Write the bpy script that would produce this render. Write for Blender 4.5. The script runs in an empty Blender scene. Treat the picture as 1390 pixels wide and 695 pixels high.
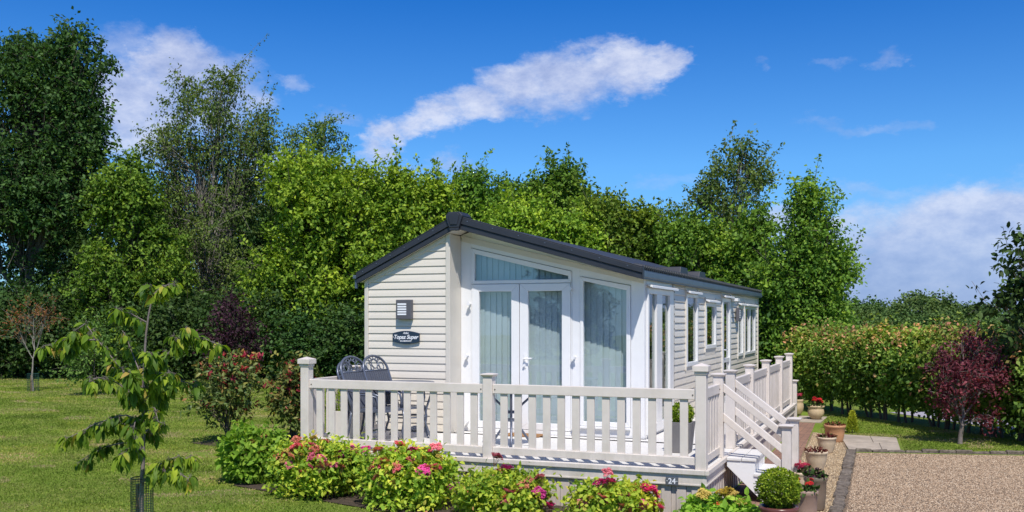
import bpy, math, random
import numpy as np
from mathutils import Vector, Matrix

S = bpy.context.scene
COL = S.collection
rad = math.radians

# ------------------------------------------------------------------ viewpoint (metres; deck corner = origin, deck floor z = 0)
CAM = (1.971, -10.271, 1.572); YAW = rad(21.941); FPX = 1314.866; V0 = 436.136; GZ = -0.5
FW = (-math.sin(YAW), math.cos(YAW)); RT = (math.cos(YAW), math.sin(YAW))
def at(u, v, t):
    """point in the place at distance t along the view heading"""
    k = (u - 695) / FPX
    return np.array([CAM[0] + t*(FW[0]+k*RT[0]), CAM[1] + t*(FW[1]+k*RT[1]), CAM[2] - (v-V0)/FPX*t])
def ground_at(u, t):
    p = at(u, V0, t); p[2] = GZ
    return p

# ------------------------------------------------------------------ object helpers
def tag(o, label=None, cat=None, group=None, kind=None):
    if label: o['label'] = label
    if cat: o['category'] = cat
    if group: o['group'] = group
    if kind: o['kind'] = kind
    return o
def empty(name, loc=(0, 0, 0), label=None, cat=None, group=None, rz=0):
    o = bpy.data.objects.new(name, None); COL.objects.link(o)
    o.location = loc; o.rotation_euler = (0, 0, rz); o.empty_display_size = .2
    return tag(o, label, cat, group)
def link(name, me, parent=None, loc=(0, 0, 0)):
    o = bpy.data.objects.new(name, me); COL.objects.link(o); o.location = loc
    if parent: o.parent = parent
    return o
def copy_tree(o, parent=None):
    c = o.copy(); COL.objects.link(c)
    if parent: c.parent = parent
    for ch in [x for x in bpy.data.objects if x.parent == o]:
        copy_tree(ch, c)
    return c

class MB:
    """collects shapes for ONE mesh"""
    def __init__(s, org=(0, 0, 0)):
        s.v = []; s.f = []; s.m = []; s.o = org; s.mi = 0
    def add(s, vs, fs):
        b = len(s.v)
        s.v += [(x-s.o[0], y-s.o[1], z-s.o[2]) for x, y, z in vs]
        s.f += [tuple(b+i for i in f) for f in fs]; s.m += [s.mi]*len(fs)
        return s
    def box(s, x0, x1, y0, y1, z0, z1):
        vs = [(x0,y0,z0),(x1,y0,z0),(x1,y1,z0),(x0,y1,z0),(x0,y0,z1),(x1,y0,z1),(x1,y1,z1),(x0,y1,z1)]
        return s.add(vs, [(0,3,2,1),(4,5,6,7),(0,1,5,4),(1,2,6,5),(2,3,7,6),(3,0,4,7)])
    def prism(s, poly, axis, a0, a1):
        """poly: list of 2D points; axis 'y': (x,z) extruded in y; 'x': (y,z); 'z': (x,y)"""
        n = len(poly)
        def P(p, a):
            return {'y': (p[0], a, p[1]), 'x': (a, p[0], p[1]), 'z': (p[0], p[1], a)}[axis]
        vs = [P(p, a0) for p in poly] + [P(p, a1) for p in poly]
        fs = [tuple(range(n)), tuple(range(2*n-1, n-1, -1))] + [(i, i+n, (i+1) % n + n, (i+1) % n) for i in range(n)]
        return s.add(vs, fs)
    def bar(s, p, q, w, h, up=(0, 0, 1)):
        p = Vector(p); q = Vector(q); d = (q-p).normalized(); sd = d.cross(Vector(up))
        if sd.length < 1e-4: sd = Vector((1, 0, 0))
        sd.normalize(); u = sd.cross(d)
        vs = [tuple(c + sd*a*w/2 + u*b*h/2) for c in (p, q) for a, b in ((-1,-1),(1,-1),(1,1),(-1,1))]
        return s.add(vs, [(0,1,2,3),(7,6,5,4),(0,4,5,1),(1,5,6,2),(2,6,7,3),(3,7,4,0)])
    def tube(s, pts, r, n=8, closed=False):
        pts = [Vector(p) for p in pts]; rs = r if isinstance(r, (list, tuple)) else [r]*len(pts)
        vs = []; fs = []; m = len(pts)
        prev = None
        for i, p in enumerate(pts):
            a = pts[(i+1) % m] if (closed or i < m-1) else pts[i]
            b = pts[(i-1) % m] if (closed or i > 0) else pts[i]
            d = (a-b).normalized()
            if prev is None:
                sd = d.cross(Vector((0, 0, 1)))
                if sd.length < .05: sd = d.cross(Vector((1, 0, 0)))
            else:
                sd = prev - d*prev.dot(d)
                if sd.length < .05: sd = d.cross(Vector((1, 0, 0)))
            sd.normalize(); prev = sd; u = d.cross(sd)
            vs += [tuple(p + (sd*math.cos(2*math.pi*k/n) + u*math.sin(2*math.pi*k/n))*rs[i]) for k in range(n)]
        for i in range(m if closed else m-1):
            j = (i+1) % m
            fs += [(i*n+k, i*n+(k+1) % n, j*n+(k+1) % n, j*n+k) for k in range(n)]
        if not closed:
            fs += [tuple(range(n-1, -1, -1)), tuple((m-1)*n+k for k in range(n))]
        return s.add(vs, fs)
    def lathe(s, c, prof, n=32, cap=True):
        vs = []; fs = []
        for r, z in prof:
            vs += [(c[0]+r*math.cos(2*math.pi*k/n), c[1]+r*math.sin(2*math.pi*k/n), c[2]+z) for k in range(n)]
        for i in range(len(prof)-1):
            fs += [(i*n+k, i*n+(k+1) % n, (i+1)*n+(k+1) % n, (i+1)*n+k) for k in range(n)]
        if cap:
            fs += [tuple(range(n-1, -1, -1)), tuple((len(prof)-1)*n+k for k in range(n))]
        return s.add(vs, fs)
    def build(s, name, mat, parent=None, label=None, bevel=0, smooth=False, kind=None):
        me = bpy.data.meshes.new(name); me.from_pydata(s.v, [], s.f); me.update()
        for m in (mat if isinstance(mat, (list, tuple)) else [mat]): me.materials.append(m)
        if s.mi: me.polygons.foreach_set('material_index', s.m)
        if smooth: me.polygons.foreach_set('use_smooth', [True]*len(me.polygons))
        o = link(name, me, parent)
        if bevel:
            b = o.modifiers.new('bevel', 'BEVEL'); b.width = bevel; b.segments = 2; b.limit_method = 'ANGLE'; b.angle_limit = rad(40)
        return tag(o, label, kind=kind)

def np_mesh(name, V, groups, mat, tint=None, smooth=False):
    """V (n,3); groups: list of int arrays (m,k); tint: float per face"""
    me = bpy.data.meshes.new(name)
    V = np.ascontiguousarray(V, dtype=np.float32)
    me.vertices.add(len(V)); me.vertices.foreach_set('co', V.ravel())
    loops = np.concatenate([g.ravel() for g in groups]).astype(np.int32)
    tot = np.concatenate([np.full(len(g), g.shape[1], np.int32) for g in groups])
    st = np.concatenate([[0], np.cumsum(tot)[:-1]]).astype(np.int32)
    me.loops.add(len(loops)); me.loops.foreach_set('vertex_index', loops)
    me.polygons.add(len(tot)); me.polygons.foreach_set('loop_start', st); me.polygons.foreach_set('loop_total', tot)
    me.update(calc_edges=True)
    if tint is not None:
        a = me.attributes.new('tint', 'FLOAT', 'FACE'); a.data.foreach_set('value', np.ascontiguousarray(tint, dtype=np.float32))
    for m in (mat if isinstance(mat, (list, tuple)) else [mat]): me.materials.append(m)
    if smooth: me.polygons.foreach_set('use_smooth', np.ones(len(tot), bool))
    return me

def unit(a): return a / (np.linalg.norm(a, axis=-1, keepdims=True) + 1e-9)

def leaf_geo(P, D, N, L, W, kind='quad', curl=.15):
    D = unit(D); Sd = unit(np.cross(D, N)); N = np.cross(Sd, D)
    L = L[:, None]; W = W[:, None]; n = len(P)
    if kind == 'quad':
        mid = P + D*L*.42
        V = np.stack([P, mid + Sd*W*.5 + N*W*.14, P + D*L - N*L*curl, mid - Sd*W*.5 + N*W*.14], 1).reshape(-1, 3)
        F = [np.arange(n*4).reshape(n, 4)]; rep = [1]
    else:
        m1 = P + D*L*.3; m2 = P + D*L*.68 - N*L*curl*.45; tip = P + D*L - N*L*curl*1.2
        V = np.stack([P, m1 + Sd*W*.46 + N*W*.12, m1, m1 - Sd*W*.46 + N*W*.12,
                      m2 + Sd*W*.42 + N*W*.10, m2, m2 - Sd*W*.42 + N*W*.10, tip], 1).reshape(-1, 3)
        b = (np.arange(n)*8)[:, None]
        tri = np.concatenate([b+np.array([[0, 2, 1]]), b+np.array([[0, 3, 2]]), b+np.array([[4, 5, 7]]), b+np.array([[5, 6, 7]])])
        quad = np.concatenate([b+np.array([[1, 2, 5, 4]]), b+np.array([[2, 3, 6, 5]])])
        F = [tri, quad]; rep = [4, 2]
    return V, F, rep

def leaf_mesh(name, P, D, N, L, W, tint, mat, kind='quad', curl=.15, org=(0, 0, 0)):
    V, F, rep = leaf_geo(P, D, N, L, W, kind, curl)
    t = np.concatenate([np.tile(tint, r) for r in rep])
    return np_mesh(name, V - np.array(org), F, mat, t, smooth=(kind != 'quad'))

def segs_geo(A, B, ra, rb, n=4):
    D = unit(B - A); up = np.where(np.abs(D[:, 2:3]) > .9, np.array([[1., 0, 0]]), np.array([[0, 0, 1.]]))
    X = unit(np.cross(D, up)); Y = np.cross(D, X); V = []
    for c, r in ((A, ra), (B, rb)):
        for k in range(n):
            a = 2*math.pi*k/n
            V.append(c + (X*math.cos(a) + Y*math.sin(a))*r[:, None])
    V = np.stack(V, 1); m = len(A); b = (np.arange(m)*2*n)[:, None]
    F = np.concatenate([b + np.array([[k, (k+1) % n, n+(k+1) % n, n+k]]) for k in range(n)])
    return V.reshape(-1, 3), F

class Wood:
    def __init__(s): s.V = []; s.F = []; s.n = 0
    def segs(s, A, B, ra, rb, n=4):
        V, F = segs_geo(np.asarray(A, float), np.asarray(B, float), np.asarray(ra, float), np.asarray(rb, float), n)
        s.F.append(F + s.n); s.V.append(V); s.n += len(V)
    def path(s, pts, r0, r1, n=6, pw=1.0):
        pts = np.asarray(pts, float); m = len(pts)
        r = r0 + (r1-r0)*np.linspace(0, 1, m)**pw
        s.segs(pts[:-1], pts[1:], r[:-1], r[1:], n)
    def mesh(s, name, mat, org=(0, 0, 0)):
        return np_mesh(name, np.concatenate(s.V) - np.array(org), [np.concatenate(s.F)], mat)

# ------------------------------------------------------------------ materials
def nodes(name):
    m = bpy.data.materials.new(name); m.use_nodes = True
    nt = m.node_tree; b = nt.nodes['Principled BSDF']
    return m, nt, b
def N(nt, typ, **kw):
    n = nt.nodes.new(typ)
    for k, v in kw.items():
        if k in n.inputs.keys() if isinstance(k, str) else False: n.inputs[k].default_value = v
        else: setattr(n, k, v)
    return n
def ramp(nt, fac, stops):
    r = nt.nodes.new('ShaderNodeValToRGB'); e = r.color_ramp.elements
    e[0].position, e[0].color = stops[0][0], (*stops[0][1], 1)
    e[1].position, e[1].color = stops[-1][0], (*stops[-1][1], 1)
    for p, c in stops[1:-1]:
        x = e.new(p); x.color = (*c, 1)
    nt.links.new(fac, r.inputs['Fac']); return r.outputs['Color']
def noise(nt, scale, detail=4, rough=.6, vec=None, dist=0):
    n = nt.nodes.new('ShaderNodeTexNoise'); n.inputs['Scale'].default_value = scale
    n.inputs['Detail'].default_value = detail; n.inputs['Roughness'].default_value = rough; n.inputs['Distortion'].default_value = dist
    if vec: nt.links.new(vec, n.inputs['Vector'])
    return n.outputs['Fac']
def pos(nt): return nt.nodes.new('ShaderNodeNewGeometry').outputs['Position']
def obj(nt): return nt.nodes.new('ShaderNodeTexCoord').outputs['Object']
def mapped(nt, vec, scale=(1, 1, 1), rot=(0, 0, 0)):
    m = nt.nodes.new('ShaderNodeMapping'); m.inputs['Scale'].default_value = scale; m.inputs['Rotation'].default_value = rot
    nt.links.new(vec, m.inputs['Vector']); return m.outputs['Vector']
def mixc(nt, fac, a, b, mode='MIX'):
    m = nt.nodes.new('ShaderNodeMix'); m.data_type = 'RGBA'; m.blend_type = mode
    for sck, val in ((0, fac), (6, a), (7, b)):
        if isinstance(val, (int, float)): m.inputs[sck].default_value = val
        elif isinstance(val, tuple): m.inputs[sck].default_value = (*val, 1)
        else: nt.links.new(val, m.inputs[sck])
    return m.outputs[2]
def bump(nt, b, h, strength=.3, dist=.01):
    n = nt.nodes.new('ShaderNodeBump'); n.inputs['Strength'].default_value = strength; n.inputs['Distance'].default_value = dist
    nt.links.new(h, n.inputs['Height']); nt.links.new(n.outputs['Normal'], b.inputs['Normal'])
def simple(name, c, rough=.5, var=.12, scale=6, bumps=0, bscale=60, metal=0, spec=.5, stain=None, stretch=(1, 1, 1)):
    """one colour with mottling, slight grime and optional bump"""
    m, nt, b = nodes(name)
    v = mapped(nt, pos(nt), stretch)
    f = noise(nt, scale, 5, .65, v)
    col = ramp(nt, f, [(.3, tuple(x*(1-var) for x in c)), (.7, tuple(min(1, x*(1+var*.6)) for x in c))])
    if stain:
        f2 = noise(nt, scale*.35, 6, .7, v)
        r = ramp(nt, f2, [(.5, (0, 0, 0)), (.72, (1, 1, 1))])
        col = mixc(nt, r, col, stain)
    nt.links.new(col, b.inputs['Base Color'])
    b.inputs['Roughness'].default_value = rough; b.inputs['Metallic'].default_value = metal
    b.inputs['Specular IOR Level'].default_value = spec
    if bumps: bump(nt, b, noise(nt, bscale, 4, .6, v), bumps, .01)
    return m
def weathered(m, z0, z1, col, amt=.8):
    """algae and splash dirt that thins out upwards from z0 to z1"""
    nt = m.node_tree; b = nt.nodes['Principled BSDF']; src = b.inputs['Base Color'].links[0].from_socket
    p = pos(nt); sp = nt.nodes.new('ShaderNodeSeparateXYZ'); nt.links.new(p, sp.inputs[0])
    mr = nt.nodes.new('ShaderNodeMapRange'); nt.links.new(sp.outputs[2], mr.inputs[0]); mr.inputs[1].default_value = z0; mr.inputs[2].default_value = z1; mr.inputs[3].default_value = 1; mr.inputs[4].default_value = 0
    f = ramp(nt, noise(nt, 9, 6, .75, mapped(nt, p, (1, 1, .35))), [(.38, (0, 0, 0)), (.70, (1, 1, 1))])
    mm = nt.nodes.new('ShaderNodeMath'); mm.operation = 'MULTIPLY'; nt.links.new(mr.outputs[0], mm.inputs[0]); nt.links.new(f, mm.inputs[1])
    m2 = nt.nodes.new('ShaderNodeMath'); m2.operation = 'MULTIPLY'; nt.links.new(mm.outputs[0], m2.inputs[0]); m2.inputs[1].default_value = amt
    nt.links.new(mixc(nt, m2.outputs[0], src, col), b.inputs['Base Color'])
def leafmat(name, stops, rough=.5, trans=.35, tcol=(1.25, 1.3, .6), spec=.3, gain=1.0):
    spec *= .45; rough += .08
    stops = [(p, tuple(min(.85, x*gain) for x in c)) for p, c in stops]
    m, nt, b = nodes(name)
    a = nt.nodes.new('ShaderNodeAttribute'); a.attribute_name = 'tint'
    col = ramp(nt, a.outputs['Fac'], stops)
    f = noise(nt, 9, 2, .5, pos(nt))
    col = mixc(nt, .35, col, ramp(nt, f, [(.3, (.55, .55, .55)), (.7, (1.25, 1.25, 1.25))]), 'MULTIPLY')
    col = mixc(nt, .8, col, ramp(nt, noise(nt, .75, 3, .55, pos(nt)), [(.3, (.62, .70, .62)), (.5, (1, 1, 1)), (.7, (1.32, 1.18, .95))]), 'MULTIPLY')
    oi = nt.nodes.new('ShaderNodeObjectInfo'); hs = nt.nodes.new('ShaderNodeHueSaturation'); hs.inputs['Saturation'].default_value = .97
    for inp, lo, hi in (('Hue', .488, .512), ('Value', .86, 1.14)):
        mr = nt.nodes.new('ShaderNodeMapRange'); nt.links.new(oi.outputs['Random'], mr.inputs[0]); mr.inputs[3].default_value = lo; mr.inputs[4].default_value = hi; nt.links.new(mr.outputs[0], hs.inputs[inp])
    nt.links.new(col, hs.inputs['Color']); col = hs.outputs['Color']
    nt.links.new(col, b.inputs['Base Color']); b.inputs['Roughness'].default_value = rough
    b.inputs['Specular IOR Level'].default_value = spec
    t = nt.nodes.new('ShaderNodeBsdfTranslucent')
    nt.links.new(mixc(nt, 1.0, col, tcol, 'MULTIPLY'), t.inputs['Color'])
    mx = nt.nodes.new('ShaderNodeMixShader'); mx.inputs[0].default_value = trans
    nt.links.new(b.outputs[0], mx.inputs[1]); nt.links.new(t.outputs[0], mx.inputs[2])
    nt.links.new(mx.outputs[0], nt.nodes['Material Output'].inputs['Surface'])
    return m
def glassmat(name, tint=(.72, .85, .86), base=.07):
    m, nt, b = nodes(name)
    tr = nt.nodes.new('ShaderNodeBsdfTransparent'); tr.inputs[0].default_value = (*tint, 1)
    gl = nt.nodes.new('ShaderNodeBsdfGlossy'); gl.inputs['Roughness'].default_value = .015
    lw = nt.nodes.new('ShaderNodeLayerWeight'); pw = nt.nodes.new('ShaderNodeMath'); pw.operation = 'POWER'; pw.inputs[1].default_value = 4.5
    nt.links.new(lw.outputs['Facing'], pw.inputs[0])
    bp = nt.nodes.new('ShaderNodeBump'); bp.inputs['Strength'].default_value = .012; bp.inputs['Distance'].default_value = .02
    nt.links.new(noise(nt, 3, 2, .5, pos(nt)), bp.inputs['Height'])
    nt.links.new(bp.outputs[0], gl.inputs['Normal'])
    ad = nt.nodes.new('ShaderNodeMath'); ad.operation = 'ADD'; ad.inputs[1].default_value = base; ad.use_clamp = True
    nt.links.new(pw.outputs[0], ad.inputs[0])
    mx = nt.nodes.new('ShaderNodeMixShader'); nt.links.new(ad.outputs[0], mx.inputs[0])
    nt.links.new(tr.outputs[0], mx.inputs[1]); nt.links.new(gl.outputs[0], mx.inputs[2])
    nt.links.new(mx.outputs[0], nt.nodes['Material Output'].inputs['Surface'])
    return m

M = {}
M['siding'] = simple('cream_siding', (.72, .665, .575), .42, .05, 3, .04, 40, stretch=(.4, .4, 3))
M['white'] = simple('white_upvc', (.80, .80, .80), .3, .03, 4)
M['cream'] = simple('cream_upvc', (.64, .60, .525), .4, .05, 3)
M['rail'] = simple('ivory_upvc', (.71, .645, .59), .42, .06, 5, .03, 40, stain=(.61, .55, .485))
M['deckboard'] = simple('pale_deck_board', (.70, .685, .66), .5, .08, 7, .15, 90, stretch=(.3, 3, 3))
M['skirt'] = simple('pale_skirt_board', (.60, .53, .485), .45, .07, 6, .05, 50, stretch=(3, 3, .4))
M['slate'] = simple('dark_slate_trim', (.026, .030, .041), .5, .15, 6, .03, 80)
M['tile'] = simple('dark_roof_tile', (.035, .04, .05), .55, .2, 12, .15, 120)
M['gutter'] = simple('blue_grey_gutter', (.075, .11, .155), .38, .2, 5, spec=.35, stain=(.09, .12, .15))
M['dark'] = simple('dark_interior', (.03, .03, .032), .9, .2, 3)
M['blind'] = simple('pale_blind_fabric', (.62, .69, .705), .8, .06, 5, .05, 90)
M['curtain'] = simple('cream_curtain', (.42, .38, .32), .9, .1, 4)
M['glass'] = glassmat('window_glass', (.925, .955, .962), .10)
M['darkglass'] = glassmat('side_window_glass', (.70, .78, .76), .10)
M['chrome'] = simple('brushed_metal', (.7, .7, .72), .25, .05, 10, metal=1)
M['iron'] = simple('dark_cast_metal', (.13, .15, .20), .33, .2, 15, .08, 90, metal=.35)
M['sling'] = simple('charcoal_mesh_fabric', (.085, .095, .125), .6, .15, 80, .3, 250)
M['lampgrey'] = simple('grey_lamp_body', (.10, .10, .115), .5, .1, 9)
M['signblue'] = simple('navy_sign', (.018, .035, .065), .35, .1, 20)
M['letter'] = simple('white_lettering', (.82, .84, .88), .5, .04, 30)
M['plaque'] = simple('grey_slate_plaque', (.10, .11, .125), .6, .15, 40, .05, 120)
M['mat'] = simple('coir_mat', (.30, .16, .065), .95, .25, 60, .5, 180)
M['bark'] = simple('grey_bark', (.10, .085, .065), .9, .35, 14, .5, 40, stretch=(1, 1, .25))
M['palebark'] = simple('pale_bark', (.26, .235, .205), .85, .35, 14, .4, 50, stretch=(1, 1, 2.5))
M['cherrybark'] = simple('cherry_bark', (.20, .165, .15), .6, .35, 30, .35, 80, stretch=(1, 1, 3))
M['greenwire'] = simple('green_plastic_mesh', (.012, .06, .052), .5, .2, 20)
M['stake'] = simple('timber_stake', (.24, .16, .09), .85, .3, 20, .3, 60, stretch=(3, 3, .4))
M['soil'] = simple('bark_mulch', (.055, .038, .026), .95, .5, 35, .9, 70, stain=(.11, .075, .05))
weathered(M['rail'], -.25, .55, (.36, .33, .25), .55)
weathered(M['skirt'], -.55, -.12, (.25, .235, .17), .8)
weathered(M['siding'], -.1, 1.2, (.48, .44, .36), .3)
# ================================================================== THE CARAVAN
XL, XR, XK = -5.288, -1.222, -3.788
YP, YG, YE, YR, YB = 2.029, 2.368, 13.15, 1.916, 13.30
ZE0, ZE1, ZK = 2.126, 2.271, 3.036
EL, ER = -5.36, -1.145
def zu(x):                                     # underside line of the roof
    zt = ZK - .165
    return ZE0 + (zt-ZE0)*((x-EL)/(XK-EL) if x < XK else (ER-x)/(ER-XK))
def zt_(x): return zu(x) + .145 + .02*min(1, max(0, (x-EL)/(XK-EL) if x < XK else (ER-x)/(ER-XK)))
org = (-3.2, 2.0, GZ)
van = empty('static_caravan', org, 'cream clad holiday caravan with dark grey gable roof and white glazed front doors', 'caravan')
MBo = lambda: MB(org)

def lap_rows(mb, z0, z1, pitch, span):
    """horizontal lap boards; span(za,zb) gives list of (a0_bottom,a0_top,a1) runs; emits via callback"""
    z = z0
    while z < z1 - .01:
        t = min(z + pitch, z1); span(mb, z, t); z = t
# ---- front cladding (left of the doors)
mb = MBo()
def left_at(z):
    if z <= zu(XL+.06): return XL + .06
    return EL + (z-ZE0)/(zu(XK)-ZE0)*(XK-EL)
def fspan(mb, za, zb):
    x1 = XK - .19; a, b = left_at(za), left_at(zb)
    if a > x1-.03: return
    b = min(b, x1-.01); g = .003
    zs = [(za, -.008), (za+.012, -.0145), (za+(zb-za)*.55, -.010), (zb-g, -.003), (zb-g, .03), (za, .03)]
    def xa(z): return a + (b-a)*(z-za)/(zb-za)
    vs = [(xa(z), YP+y, z) for z, y in zs] + [(x1, YP+y, z) for z, y in zs]; n = len(zs)
    mb.add(vs, [tuple(range(n)), tuple(range(2*n-1, n-1, -1))] + [(i, i+n, (i+1) % n+n, (i+1) % n) for i in range(n)])
lap_rows(mb, .01, 2.86, .1062, fspan)
mb.build('front_cladding', M['siding'], van)
mb = MBo()
mb.prism([(XL, 0), (XL+.058, 0), (XL+.058, zu(XL+.058)-.004), (XL, zu(XL)-.004)], 'y', YP-.03, YP+.05)
mb.prism([(-3.976, 0), (-3.91, 0), (-3.91, zu(-3.91)-.004), (-3.976, zu(-3.976)-.004)], 'y', YP-.034, YP+.04)
mb.build('corner_trim', M['cream'], van, bevel=.006)
mb = MBo()                                     # sloping trim under the left verge
mb.prism([(XL+.06, zu(XL+.06)-.07), (-3.98, zu(-3.98)-.07), (-3.98, zu(-3.98)-.006), (XL+.06, zu(XL+.06)-.006)], 'y', YP-.028, YP+.03)
mb.build('verge_trim', M['cream'], van, bevel=.004)
mb = MBo()                                     # backing + return beside the doors
mb.prism([(XL+.005, -.02), (-3.915, -.02), (-3.915, zu(-3.915)-.01), (XL+.005, zu(XL)-.01)], 'y', YP+.045, YP+.07)
mb.box(-3.95, -3.912, YP+.04, YG+.02, 0, zu(-3.93)-.01)
mb.build('return_wall', M['cream'], van)
# ---- glazed front
mb = MBo()
def col_(x0, x1, z0=0): mb.prism([(x0, z0), (x1, z0), (x1, zu(x1)-.006), (x0, zu(x0)-.006)], 'y', YG, YG+.08)
col_(-3.910, -3.752); col_(-2.232, -2.116); col_(-1.402, -1.216)
mb.prism([(-3.752, 2.622), (-2.232, 2.262), (-2.232, zu(-2.232)-.006), (-3.752, zu(-3.752)-.006)], 'y', YG+.001, YG+.08)
mb.prism([(-2.116, 2.188), (-1.402, 2.055), (-1.402, zu(-1.402)-.006), (-2.116, zu(-2.116)-.006)], 'y', YG+.001, YG+.08)
mb.box(-2.116, -1.402, YG+.001, YG+.08, 0, .14); mb.box(-3.752, -2.232, YG-.03, YG+.08, 0, .055)
mb.build('front_wall', M['white'], van, bevel=.004)
mb = MBo()
mb.prism([(-3.90, zu(-3.90)-.10), (-1.23, zu(-1.23)-.075), (-1.23, zu(-1.23)-.012), (-3.90, zu(-3.90)-.012)], 'y', YG-.02, YG-.003)
mb.build('header_trim', M['cream'], van, bevel=.004)

def frame_poly(outer, inner, y0, y1, name, mat, parent, label=None, axis='y', bevel=.005):
    """ring between two polygons with the same number of corners"""
    mb = MB(org); n = len(outer)
    for i in range(n):
        j = (i+1) % n
        mb.prism([outer[i], outer[j], inner[j], inner[i]], axis, y0, y1)
    return mb.build(name, mat, parent, label, bevel=bevel)
def pane(poly, a, axis, parent, mat, name='glass_pane'):
    mb = MB(org); mb.prism(poly, axis, a, a+.006 if axis == 'y' else a-.006)
    return mb.build(name, mat, parent)
def blind(x0, x1, z0, ztop, y, parent, seed=0):
    rnd = random.Random(seed); mb = MB(org); x = x0; w = .0885
    while x < x1:
        e = min(x+w+.004, x1+.03); a = rnd.uniform(.004, .012)
        zt = min(ztop(x), ztop(e))
        mb.add([(x, y+a, z0), (e, y-a, z0), (e, y-a, ztop(e)), (x, y+a, ztop(x))], [(0, 1, 2, 3)])
        x += w
    return mb.build('vertical_blind', M['blind'], parent)
# transom
ft = frame_poly([(-3.748, 2.104), (-2.236, 2.104), (-2.236, 2.258), (-3.748, 2.616)],
                [(-3.693, 2.152), (-2.285, 2.152), (-2.285, 2.196), (-3.693, 2.537)], YG-.012, YG+.05, 'transom_window', M['white'], van, 'sloping white framed window above the doors')
pane([(-3.70, 2.145), (-2.28, 2.145), (-2.28, 2.20), (-3.70, 2.545)], YG+.02, 'y', ft, M['glass'])
blind(-3.74, -2.25, 2.1, lambda x: 2.60-(x+3.74)*.236, YG+.13, ft, 1)
# doors
dr = MBo(); dr.prism([(-3.75, .056), (-3.737, .056), (-3.737, 2.0975), (-2.247, 2.0975), (-2.247, .056), (-2.234, .056), (-2.234, 2.1005), (-3.75, 2.1005)], 'y', YG-.008, YG+.06)
door = dr.build('french_door', M['white'], van, 'white glazed double doors with vertical blinds')
for k, (x0, x1, g0, g1) in enumerate([(-3.733, -3.009, -3.624, -3.126), (-2.999, -2.251, -2.876, -2.376)]):
    lf = frame_poly([(x0, .062), (x1, .062), (x1, 2.096), (x0, 2.096)], [(g0, .155), (g1, .155), (g1, 1.994), (g0, 1.994)], YG-.018, YG+.045, 'door_leaf', M['white'], door)
    pane([(g0-.006, .15), (g1+.006, .15), (g1+.006, 2.0), (g0-.006, 2.0)], YG+.015, 'y', lf, M['glass'])
    blind(g0-.06, g1+.06, .1, lambda x: 2.05, YG+.13, door, 3+k)
mb = MBo(); mb.box(-2.935, -2.905, YG-.03, YG-.018, .92, 1.12); mb.tube([(-2.92, YG-.03, 1.05), (-2.92, YG-.065, 1.05), (-2.80, YG-.07, 1.055)], .011, 8)
mb.tube([(-2.925, YG-.03, .955), (-2.925, YG-.05, .955)], .018, 10)
mb.build('door_handle', M['white'], door)
for x, z in ((-3.80, 1.08), (-2.19, 1.08), (-3.80, .14), (-2.19, .14), (-3.76, 1.82), (-2.24, 2.02)):
    mb = MBo(); mb.lathe((x, YG, z), [(0.001, 0), (.02, 0)], 8, False)
    mb.tube([(x, YG, z), (x, YG-.05, z)], .014, 8); mb.tube([(x, YG-.045, z), (x, YG-.085, z)], .027, 12)
    mb.bar((x, YG-.03, z-.01), (x+.012, YG-.03, z-.075), .012, .012)
    mb.build('door_stay', M['white'], van, smooth=False)
# right front window
fw_ = frame_poly([(-2.112, .144), (-1.406, .144), (-1.406, 2.050), (-2.112, 2.183)],
                 [(-2.068, .206), (-1.463, .206), (-1.463, 1.989), (-2.068, 2.125)], YG-.015, YG+.05, 'front_window', M['white'], van, 'tall white framed window beside the double doors')
pane([(-2.074, .2), (-1.457, .2), (-1.457, 1.995), (-2.074, 2.13)], YG+.018, 'y', fw_, M['glass'])
blind(-2.1, -1.40, .15, lambda x: 2.17-(x+2.1)*.19, YG+.13, fw_, 9)
mb = MBo(); mb.box(-2.14, -1.40, YG-.05, YG-.016, .12, .142); mb.build('window_sill', M['white'], fw_, bevel=.004)
# ---- right hand wall
WINS = [(4.98, 5.90, .85, 2.01), (6.60, 7.60, 1.09, 1.90), (8.28, 9.24, .0, 2.02), (10.20, 10.87, .84, 1.90), (11.10, 12.72, .84, 1.90)]
def sspan(mb, za, zb):
    runs = [(4.105, YE)]
    for y0, y1, z0, z1 in WINS:
        if zb > z0+.02 and za < z1-.02:
            nr = []
            for a, b in runs:
                if y0 > a and y1 < b: nr += [(a, y0), (y1, b)]
                else: nr.append((a, b))
            runs = nr
    g = .003
    zs = [(za, .009), (za+.012, .017), (za+(zb-za)*.55, .011), (zb-g, .003), (zb-g, -.03), (za, -.03)]
    for a, b in runs:
        n = len(zs)
        vs = [(XR+x, a, z) for z, x in zs] + [(XR+x, b, z) for z, x in zs]
        mb.add(vs, [tuple(range(n-1, -1, -1)), tuple(range(n, 2*n))] + [(i, (i+1) % n, (i+1) % n+n, i+n) for i in range(n)])
mb = MBo(); lap_rows(mb, -.05, 2.13, .1062, sspan); mb.build('side_cladding', M['siding'], van)
for y0, y1 in ((4.02, 4.10), (YE, YE+.06)):
    mb = MBo(); mb.box(XR-.02, XR+.034, y0, y1, -.02, ZE0-.004); mb.build('corner_trim', M['cream'], van, bevel=.004)
for y0, y1, z0, z1 in WINS:
    for y in (y0-.03, y1+.002):
        mb = MBo(); mb.box(XR-.02, XR+.032, y, y+.028, max(z0-.06, -.03), min(z1+.1, 2.1)); mb.build('wall_trim', M['cream'], van, bevel=.004)
for k in range(17):
    z = .25 + k*.11
    for yy in (4.058, YE+.03):
        mb = MBo(); mb.tube([(XR+.034, yy, z), (XR+.040, yy, z)], .009, 8); mb.build('screw_cap', M['bark'], van)
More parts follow.
